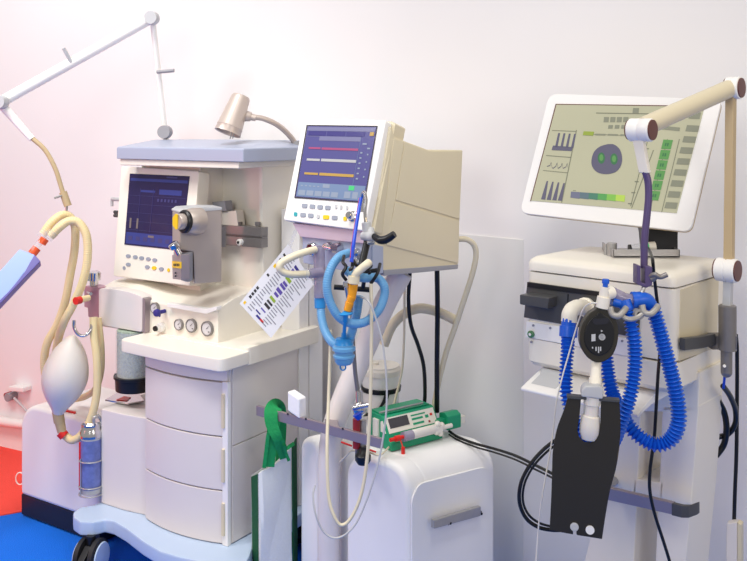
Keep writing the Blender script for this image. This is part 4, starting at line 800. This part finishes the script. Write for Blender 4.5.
m = MB(); eg = [(608, 144), (614, 144.5), (619.5, 149), (622, 157), (621, 165), (616, 171.5), (607, 174), (598, 172.5), (592.5, 167), (591.5, 160), (594, 152), (600, 146.5)]
m.slab(DP_, [tuple(p.xy) for p in catmull([V((x, y, 0)) for x, y in eg + eg[:1]])[:-1]], .0034, .0024); lg = m.build('lung_scan', M['sr_vio'], sc)
m = MB(); m.slab(DP_, ell(601.3, 158, 3.6, 5.6, 20), .0038, .0034); m.slab(DP_, ell(614, 159, 3.6, 5.6, 20), .0038, .0034); m.build('lung_glow', M['sr_dgrn'], sc)
m = MB(); m.slab(DP_, ell(601.3, 157.6, 2, 3.4, 16), .0042, .0038); m.slab(DP_, ell(614, 158.8, 2, 3.4, 16), .0042, .0038); m.build('lung_core', M['sr_grn'], sc)
m = MB(); q4 = [(663.5, 139), (673, 139.5), (658, 201), (648.5, 200.3)]
for i in range(6):
    a, b = i / 6 + .008, (i + 1) / 6 - .008; tl, tr2, br, bl = [V(p) for p in q4]
    m.slab(DP_, [tuple(tl.lerp(bl, a)), tuple(tr2.lerp(br, a)), tuple(tr2.lerp(br, b)), tuple(tl.lerp(bl, b))], .0034, .0024)
gk = m.build('value_column', M['sr_grn'], sc)
m = MB()
for i in range(6):
    a = i / 6 + .06; b = a + .05; tl, tr2, br, bl = [V(p) for p in q4]
    f = lambda u, v: tuple(tl.lerp(tr2, u).lerp(bl.lerp(br, u), v)); m.slab(DP_, [f(.3, a), f(.42, a), f(.42, b), f(.3, b)], .004, .0036); m.slab(DP_, [f(.52, a), f(.66, a), f(.66, b), f(.52, b)], .004, .0036)
m.build('values', M['sr_dgrn'], sc)
# colour scale bar: six steps of the legend
steps = [(104, 106, 126), (90, 108, 116), (74, 118, 100), (84, 146, 84), (120, 172, 80), (164, 190, 84)]
for i, cc in enumerate(steps):
    x0, x1 = 571 + 9 * i, 571 + 9 * (i + 1) + .05; y0 = lambda x: 191.5 + (x - 571) * .07
    m = MB(); m.slab(DP_, [(x0, y0(x0)), (x1, y0(x1)), (x1 - .6, y0(x1) + 6.5), (x0 - .6, y0(x0) + 6.0)], .0034, .0024); m.build('colour_scale', mat('screen_scale', cc, .25, emit=0.28), sc)
m = MB(); c = P(660, 232, 2.55); b0 = V((P(660, 245, 2.56).x, 2.56, 1.187))
m.loft([[b0 + V((-.045, -.02, 0)), b0 + V((.045, -.02, 0)), b0 + V((.045, .04, 0)), b0 + V((-.045, .04, 0))], [b0 + V((-.05, -.01, .055)), b0 + V((.045, -.02, .055)), b0 + V((.045, .04, .06)), b0 + V((-.05, .04, .06))], [b0 + V((-.07, -.0, .16)), b0 + V((.05, -.03, .16)), b0 + V((.05, .02, .16)), b0 + V((-.07, .04, .16))]])
m.build('neck', M['black'], TS, .004)

# jointed support arm (right)
RA = thing('support_arm', 'tan and white jointed arm with brown round caps in front of the touchscreen', 'support arm', P(727, 372, 2.33))
YP = 2.33
ax = G.a
m = MB(); c = P(727.5, 325, YP); m.lathe(V((c.x, c.y, 0)), (0, 0, 1), [(.0225, H - (350 - HY) * YP / FP), (.0225, H - (306 - HY) * YP / FP), (.019, H - (305 - HY) * YP / FP)], 24); m.build('sleeve', M['dsteel'], RA)
m = MB(); m.cyl(P(726.5, 349, YP), P(726.5, 371, YP), .0145); m.ball(P(726.5, 372, YP), .0145, 10); m.build('pivot_pin', M['dsteel'], RA)
m = MB(); m.cyl(P(724.5, 366, YP - .016), P(724.5, 366, YP - .013), .004); m.build('pin_hole', M['white'], RA)
m = MB(); m.bar([P(709, 341, 2.38), P(722, 341, 2.35), P(734, 341, YP)], V((0, .02, 0)), V((0, 0, .019))); m.build('collar', M['dsteel'], RA, .003)
def sq(m, a, b, w): 
    m.loft([[p - ax * w - G.d * w, p + ax * w - G.d * w, p + ax * w + G.d * w, p - ax * w + G.d * w] for p in (a, b)]); return m
m = sq(MB(), P(727.5, 308, YP), P(728.5, 276, YP), .0105); m.build('lower_post', M['lgrey'], RA, .003)
m = sq(MB(), P(729, 262, YP), P(731, 94, YP), .0115); m.build('upper_post', M['tan'], RA, .003)
def joint(x, y, Y, r=.0295, l=.024):
    c = P(x, y, Y); m = MB(); m.lathe(c, ax, [(r * .9, -l), (r, -l * .9), (r, -l * .1), (r * .95, -.001), (r * .95, .001), (r, l * .1), (r, l * .9), (r * .92, l)], 32); j = m.build('joint', M['white'], RA)
    for sg in (1, -1):
        m = MB(); m.lathe(c + ax * sg * l, ax * sg, [(r * .9, -.002), (r * .88, .003), (.001, .0035)], 32); m.build('joint_cap', M['brown'], j)
joint(727, 270, YP, .0305, .026); joint(734, 88, YP, .029, .018); joint(641, 130, 2.13, .0275, .028)
m = MB(); m.cyl(P(731, 88, YP), P(643, 127, 2.14), .0235, .0235, 28); m.build('boom', M['beige'], RA)  # beige puts the warm shade under the tube into its colour
a_, b_ = P(638.5, 138, 2.13), P(645, 173, 2.13)
m = MB(); m.loft([[p - ax * w - G.d * .008, p + ax * w - G.d * .008, p + ax * w + G.d * .008, p - ax * w + G.d * .008] for p, w in ((a_, .0135), (b_, .0125))]); m.build('drop_bar', M['ivory'], RA, .003)
m = MB(); m.tube([(645, 171, 2.13), (648, 182, 2.13), (648.5, 198, 2.13), (646.5, 220, 2.13), (644.5, 240, 2.13), (644, 268, 2.13)], .0085); m.build('gooseneck', M['purple'], RA)
m = MB(); c = P(641, 277, 2.12); m.slab(Plane(c, c + V((1, 0, 0)), c + V((0, 0, 1))), [(637, 265), (641, 266), (641, 282), (645, 284), (645, 266), (652.5, 267), (652.5, 285), (647, 288), (637, 284.5)], .014, -.02); m.build('clamp', M['purple'], RA, .002)
m = MB(); m.tube([(650, 276, 2.11), (655, 274.5, 2.1), (660, 277, 2.1), (667, 274.5, 2.1)], .006, 10); m.cyl(P(652, 279, 2.11), P(658, 276, 2.1), .008, .005); m.build('wing_screw', M['dsteel'], RA)
m = MB(); m.tube([(645, 283, 2.12), (643, 290, 2.11), (640, 296, 2.11)], .005, 8); m.build('hanger_wire', M['steel'], RA)

# blue circuit
m = MB(); m.ribbed([(568, 338, 2.26), (567.5, 350, 2.24), (566, 370, 2.22), (566, 390, 2.2), (569, 405, 2.19), (575, 420, 2.18), (590, 445, 2.17), (606, 450, 2.15), (614, 440, 2.12), (621, 422, 2.10), (629, 400, 2.09), (634, 375, 2.09), (635, 350, 2.09), (632, 328, 2.09), (627, 309, 2.10)], .0175, .0095, .42)
tag(m.build('corrugated_hose', M['rblue']), 'blue corrugated hose dropping from the white elbow, behind black sheet, up to the Y piece', 'hose')
m = MB(); m.ribbed([(652, 306, 2.12), (658, 325, 2.12), (665, 350, 2.12), (673, 380, 2.12), (678, 405, 2.12), (678, 425, 2.12), (670, 440, 2.13), (655, 444.5, 2.14), (640, 437, 2.15), (628, 425, 2.17), (620, 412, 2.2), (613, 395, 2.24), (608, 372, 2.27), (605, 345, 2.30), (604, 325, 2.33)], .0190, .0095, .42)
tag(m.build('corrugated_hose', M['rblue']), 'blue corrugated hose hanging in the big loop right of the black sheet', 'hose')
YC = thing('y_piece', 'clear and blue Y piece joining the two blue corrugated hoses below the arm', 'connector', P(635, 312, 2.11))
m = MB(); m.cyl(P(610, 292, 2.11), P(622, 298, 2.11), .015); m.cyl(P(622, 298, 2.11), P(641, 301, 2.11), .013); m.build('clear_body', M['smoky'], YC, .001)
m = MB(); m.tube([(634, 300, 2.11), (641, 299.5, 2.11), (647, 301.5, 2.115), (652, 310, 2.12)], .0185); m.cyl(P(632, 300.5, 2.11), P(636, 300.3, 2.11), .0205); m.build('blue_cuff', M['rblue'], YC)
m = MB(); m.cyl(P(612, 301, 2.105), P(624, 304, 2.105), .012); m.cyl(P(624, 300, 2.105), P(627.5, 311, 2.10), .0155); m.build('blue_branch', M['rblue'], YC, .001)
HC = thing('hose_clip', 'pale grey double hose clip hooked around the blue hoses under the Y piece', 'clip', P(640, 318, 2.1))
for cx_, cy_ in ((618, 311), (650, 309)):
    m = MB(); m.tube([(cx_ - 8, cy_ - 4, 2.085), (cx_ - 6, cy_ + 3, 2.08), (cx_, cy_ + 5, 2.075), (cx_ + 5, cy_ + 1, 2.08), (cx_ + 8, cy_ - 3, 2.09)], .0075, 10); m.build('clip', M['clipgrey'], HC)
m = MB(); m.tube([(620, 315, 2.085), (628, 319, 2.07), (636, 318, 2.075), (642, 314, 2.08)], .006, 8); m.build('clip_bridge', M['clipgrey'], HC)
m = MB(); m.lathe(P(638, 314, 2.085), (.2, -1, 0), [(.012, -.01), (.012, .008), (.007, .008), (.007, -.008)]); m.build('clip_ring', M['clipgrey'], HC)
EL = thing('elbow_port', 'white elbow with blue cuff plugged into the dark front panel', 'connector', P(570, 330, 2.28))
m = MB(); pe = GF.hit(587, 307, .004); m.tube([pe, P(582, 307, 2.36), P(575, 308, 2.30), P(570, 313, 2.27), P(569, 322, 2.265)], .020); m.cyl(pe, pe + (P(582, 307, 2.36) - pe) * .5, .025); m.build('elbow', M['ivory'], EL)
m = MB(); m.cyl(P(569, 318, 2.265), P(568, 337, 2.26), .0185); m.cyl(P(568.7, 326, 2.265), P(568.2, 337, 2.26), .0225); m.build('cuff', M['rblue'], EL, .001)
# second port for loop hose
m = MB(); pe = GF.hit(606, 318, .004); m.cyl(pe, P(604, 322, 2.33), .02); m.cyl(P(604, 320, 2.335), P(604.3, 330, 2.325), .0185); m.build('hose_port', M['ivory'], RV)

TE = thing('test_device', 'black oval device with white icons, white tee and blue cap above the black sheet', 'test device', P(600, 363, 2.08))
OP = Plane(P(600, 330, 2.08), P(620, 330, 2.075), P(600, 300, 2.085))
eg = [(598, 303), (603, 303), (605, 309), (611, 313), (616.5, 321), (618.5, 332), (617, 345), (612, 356), (603, 362), (595, 362), (587, 357), (581, 347), (580, 335), (583, 323), (589, 314), (596, 309)]
pe = [tuple(p.xy) for p in catmull([V((x, y, 0)) for x, y in eg + eg[:1]], n=4)[:-1]]
m = MB(); m.slab(OP, pe, 0, -.04); m.build('oval_body', M['olive'], TE, .007, 3)
pe2 = [(600 + (x - 600) * .78, 334 + (y - 334) * .76) for x, y in pe if y > 306]
m = MB(); m.slab(OP, pe2, .003, -.002); fc = m.build('oval_face', M['black'], TE, .002)
m = MB()
for q4 in ([(591.5, 334.5), (595.5, 334), (595.5, 341), (591.5, 341.5)],): m.slab(OP, q4, .0042, .003)
for i, (x, h) in enumerate(((592, 1.5), (595.5, 4), (598, 6), (600, 4))): m.slab(OP, [(x, 347), (x + 1.2, 346.8), (x + 1.2, 347 + h), (x, 347 + h)], .0042, .003)
m.lathe(OP.hit(602, 337, .0036), OP.n, [(.0075, 0), (.0075, .0006), (.006, .0006), (.006, 0)], 20); m.slab(OP, [(600.2, 336.7), (603.8, 336.5), (603.8, 337.3), (600.2, 337.5)], .0042, .003); m.slab(OP, [(601, 330), (603, 331), (601, 332)], .0042, .003); m.build('icons', M['lgrey'], fc)
m = MB(); m.slab(OP, roundpoly([(592, 319), (610, 318), (608, 324), (594, 325)], 3), .0045, .002); m.build('window', M['navy'], fc)
m = MB(); m.cyl(P(602, 308, 2.09), P(604, 297, 2.09), .0155); m.cyl(P(603.5, 299, 2.09), P(605, 287, 2.09), .0115); m.cyl(P(605, 294, 2.09), P(612, 292, 2.10), .0155); m.build('tee', M['ivory'], TE, .001)
m = MB(); m.cyl(P(605.2, 287, 2.09), P(605.6, 283, 2.09), .006); m.cyl(P(605.6, 283.5, 2.09), P(605.8, 279, 2.09), .0085, .008); m.build('cap', M['rblue'], TE, .001)
m = MB(); m.cyl(P(596, 360, 2.1), P(595, 387, 2.07), .0125); m.cyl(P(595.4, 378, 2.08), P(595, 388, 2.07), .0145); m.build('lower_tube', M['ivory'], TE, .001)
TL = thing('test_lung', 'flat black sheet test lung with U notch and clear valve hanging in front', 'test lung', P(575, 537, 2.04))
LP = Plane(P(580, 470, 2.05), P(620, 470, 2.035), P(580, 400, 2.055))
left = [(567.8, 396.5), (564, 410), (558, 425.5), (554.5, 440), (552.5, 455), (552, 475), (551, 502), (549.6, 530)]
right = [(601.5, 538.8), (605, 515), (609.5, 490), (615, 470), (618.5, 450), (620, 430), (619.8, 415), (619, 401)]
notch = [(601, 399.8), (600.5, 420), (599.5, 432), (597, 439), (591, 442.8), (584, 442), (578.5, 437), (577, 430), (579, 415), (580.5, 398)]
sheet = [tuple(p.xy) for p in catmull([V((x, y, 0)) for x, y in left], n=3)] + [(572.5, 534.2), (572.5, 530), (576.5, 530.5), (576.5, 534.8)] + [tuple(p.xy) for p in catmull([V((x, y, 0)) for x, y in right], n=3)] + notch
m = MB(); m.slab(LP, sheet, 0, -.004); m.build('front_sheet', M['olive'], TL, .0008)
m = MB(); m.slab(LP, [(x + .6, y + .4) for x, y in sheet], -.012, -.016); m.build('rear_sheet', M['olive'], TL, .0008)
m = MB(); m.slab(LP, [(619.5, 440), (618, 455), (614, 472), (609.5, 490), (605.2, 507), (603.5, 507), (608, 488), (613.5, 470), (617, 452), (618.8, 440)], -.001, -.014); m.build('edge_highlight', M['tan'], TL)  # light strip paints the highlight along the right edge of the sheet
m = MB(); c = LP.hit(574.4, 526.8, .001); m.lathe(c, LP.n, [(.0095, 0), (.0095, .002), (.005, .003), (.001, .002)]); m.build('rivet', M['lgrey'], TL)
m = MB(); c = LP.hit(590, 530, .001); m.lathe(c, LP.n, [(.0098, -.016), (.0098, .0015)], 20); m.build('eyelet', M['white'], TL)
m = MB(); m.slab(LP, [(581, 397), (603, 399.5), (603.5, 390), (600, 386), (585, 386), (581.5, 390)], .012, -.03); m.build('collar', M['lgrey'], TL, .004)
m = MB(); a_, b_ = P(592.5, 396, 2.06), P(588.5, 441, 2.06); L_ = (b_ - a_).length
m.lathe(a_, b_ - a_, [(.019, 0), (.019, .18 * L_), (.0165, .2 * L_), (.0165, .42 * L_), (.02, .44 * L_), (.0215, .56 * L_), (.0225, .62 * L_), (.0225, .8 * L_), (.017, .95 * L_), (.006, L_), (.001, L_)], 28); m.build('valve', M['bag'], TL)
m = MB(); m.slab(LP, [(567, 395.5), (620, 400), (619.5, 402.5), (567, 398.5)], .003, -.018); m.build('top_strip', M['dgrey'], TL, .0008)

# cables right
m = MB(); m.tube([(599, 304, 2.085), (592, 303, 2.09), (584, 308, 2.11), (577, 326, 2.13), (570, 350, 2.13), (562, 378, 2.13), (556, 405, 2.13), (552, 440, 2.13), (545, 480, 2.12), (540, 512, 2.12), (537, 545, 2.12), (535, 575, 2.12)], .0019, 6); tag(m.build('sampling_line', M['bag']), 'thin clear line falling from the white tee past the left of the black sheet', 'tube')
m = MB(); m.tube([(572, 430, 2.2), (556, 440, 2.2), (543, 450, 2.2), (530, 465, 2.2), (521, 483, 2.2), (519.5, 502, 2.2), (526, 518, 2.2), (538, 527, 2.2), (552, 530, 2.2), (566, 530, 2.2)], .0048, 8); m.tube([(572, 434, 2.2), (557, 444, 2.2), (545, 453.5, 2.2), (533, 467, 2.2), (524.5, 484, 2.2), (523, 501, 2.2), (528.5, 514.5, 2.2), (539.5, 523, 2.2), (553, 527, 2.2)], .003, 8); tag(m.build('cable_loop', M['cable']), 'black cable pair looping out left from behind the black sheet', 'cable')
m = MB(); m.tube([(449, 431, 2.93), (458, 437, 2.9), (475, 443.5, 2.86), (495, 449, 2.8), (515, 455.5, 2.7), (535, 465, 2.6), (555, 475, 2.5), (575, 486, 2.42), (594, 497, 2.42)], .0045, 8); tag(m.build('pump_cable', M['cable']), 'upper black cable from the green pump across the wall to behind black sheet', 'cable')
m = MB(); m.tube([(449, 434.5, 2.91), (458, 440, 2.88), (475, 446.8, 2.84), (495, 452.6, 2.78), (515, 459.5, 2.68), (535, 469.2, 2.58), (555, 479.2, 2.48), (575, 490.5, 2.40), (594, 501, 2.40)], .003, 8); tag(m.build('pump_cable', M['cable']), 'lower thinner cable from the green pump running just below its twin', 'cable')
m = MB(); m.tube([(647, 247, 2.52), (652, 257, 2.16), (654, 275, 2.14), (657, 300, 2.15), (660, 325, 2.16), (660, 350, 2.2), (658, 375, 2.2), (656, 410, 2.2), (654, 440, 2.2), (650, 470, 2.2), (650, 492, 2.2), (655, 515, 2.2), (663, 540, 2.2), (670, 563, 2.2), (676, 590, 2.2)], .0042, 8); tag(m.build('sensor_cable', M['cable']), 'thin black cable hanging from the steel tray down across the trolley rail', 'cable')
m = MB(); m.tube([(736, 335, 2.45), (737, 350, 2.48), (737, 400, 2.5), (736.5, 450, 2.5), (735, 490, 2.5), (734, 523, 2.5)], .0055, 8); tag(m.build('adapter_cable', M['cable']), 'black cable hanging straight down to the white adapter at the right edge', 'cable')
m = MB(); m.tube([(723, 386, 2.36), (730, 396, 2.4), (735.5, 410, 2.45), (735, 424, 2.48), (728, 434, 2.5), (718, 437, 2.5)], .0075, 10); tag(m.build('power_cable', M['cable']), 'thick black cable curling out from the arm pivot, outer of two', 'cable')
m = MB(); m.tube([(718, 400, 2.45), (724, 412, 2.47), (726.5, 428, 2.48), (724, 444, 2.5), (716, 456, 2.5)], .0085, 10); tag(m.build('power_cable', M['cable']), 'thick black cable curling beside the trolley column, inner of two', 'cable')
m = MB(); m.cyl(P(725, 373, 2.33), P(723.5, 388, 2.35), .0035, n=8); tag(m.build('blue_wire', M['dblue']), 'short blue wire hanging from the arm pivot pin', 'wire')
AD = thing('power_adapter', 'white slab power adapter standing by the wall at the right edge', 'adapter', V((P(734, 561, 2.5).x, 2.5, 0)))
ap = Plane(P(727, 522, 2.48), P(734, 522, 2.47), P(727, 560, 2.48))
m = MB(); m.slab(ap, [(726.5, 523.5), (737, 522.5), (737, 690), (724, 690)], 0, -.03); m.build('adapter_body', M['cool'], AD, .003)
m = MB(); m.slab(ap, [(737.2, 522.5), (741.5, 525), (742, 690), (737.2, 690)], -.002, -.03); m.build('adapter_edge', M['beige'], AD, .002)

# ------------------------------------------------------------------ light, camera
W = bpy.data.worlds.new('hall'); bpy.context.scene.world = W; W.use_nodes = True
bg = W.node_tree.nodes['Background']; bg.inputs[0].default_value = (1, .975, .93, 1); bg.inputs[1].default_value = .46
def area(name, loc, target, size, power, col=(1, 1, 1)):
    l = bpy.data.lights.new(name, 'AREA'); l.energy = power; l.size = size; l.color = col
    o = bpy.data.objects.new(name, l); C.objects.link(o); o.location = loc
    o.rotation_euler = (V(target) - V(loc)).to_track_quat('-Z', 'Y').to_euler(); return o
def spot(name, loc, target, cone, power, rad, blend=.7, col=(1, 1, 1)):
    l = bpy.data.lights.new(name, 'SPOT'); l.energy = power; l.spot_size = R(cone); l.spot_blend = blend; l.shadow_soft_size = rad; l.color = col
    o = bpy.data.objects.new(name, l); C.objects.link(o); o.location = loc
    o.rotation_euler = (V(target) - V(loc)).to_track_quat('-Z', 'Y').to_euler(); return o
spot('stand_spot_left', (-1.0, 1.75, 3.7), (-.75, 3.05, .9), 52, 205, .30, .8, (1, .99, .96))
spot('stand_spot_right', (.35, 1.2, 3.6), (.42, 2.6, .9), 60, 105, .30, .8, (1, .99, .96))
area('hall_light_key', (-1.2, -.4, 2.2), (-.4, 3.0, 1.0), 1.0, 27, (1, .98, .92))
area('wall_fill', (-2.1, 2.2, 3.1), (-1.8, 4.0, 2.0), .8, 52, (1, .97, .95))  # added fill lamp, overexposes the upper left wall
area('hall_light_rear', (.6, 1.9, 3.9), (.4, 3.4, 1.6), 1.0, 7, (1, .97, .94))
area('rose_fill', (-3.0, 2.2, 1.2), (-1.6, 4.3, .7), .5, 11, (1, .3, .3))  # added red fill lamp, tints the lower left wall pink
area('right_fill', (1.7, -.2, 1.9), (.95, 2.5, .35), .8, 17, (1, .94, .92))  # added fill lamp, brightens the trolley column and lower right
area('hall_light_warm', (2.6, .6, 2.2), (.6, 2.5, 1.1), .8, 10, (1, .74, .34))
cam = bpy.data.cameras.new('camera'); co = bpy.data.objects.new('camera', cam); C.objects.link(co)
co.location = CAM; co.rotation_euler = (R(90), 0, 0); cam.sensor_fit = 'HORIZONTAL'; cam.sensor_width = 36
cam.lens = 36 * FP / 747; cam.shift_y = -(280.5 - HY) / 747; cam.clip_start = .05
sc_ = bpy.context.scene; sc_.camera = co
vs = sc_.view_settings; vs.view_transform = 'Standard'; vs.look = 'None'; vs.gamma = 1; vs.exposure = -.17; vs.use_curve_mapping = False
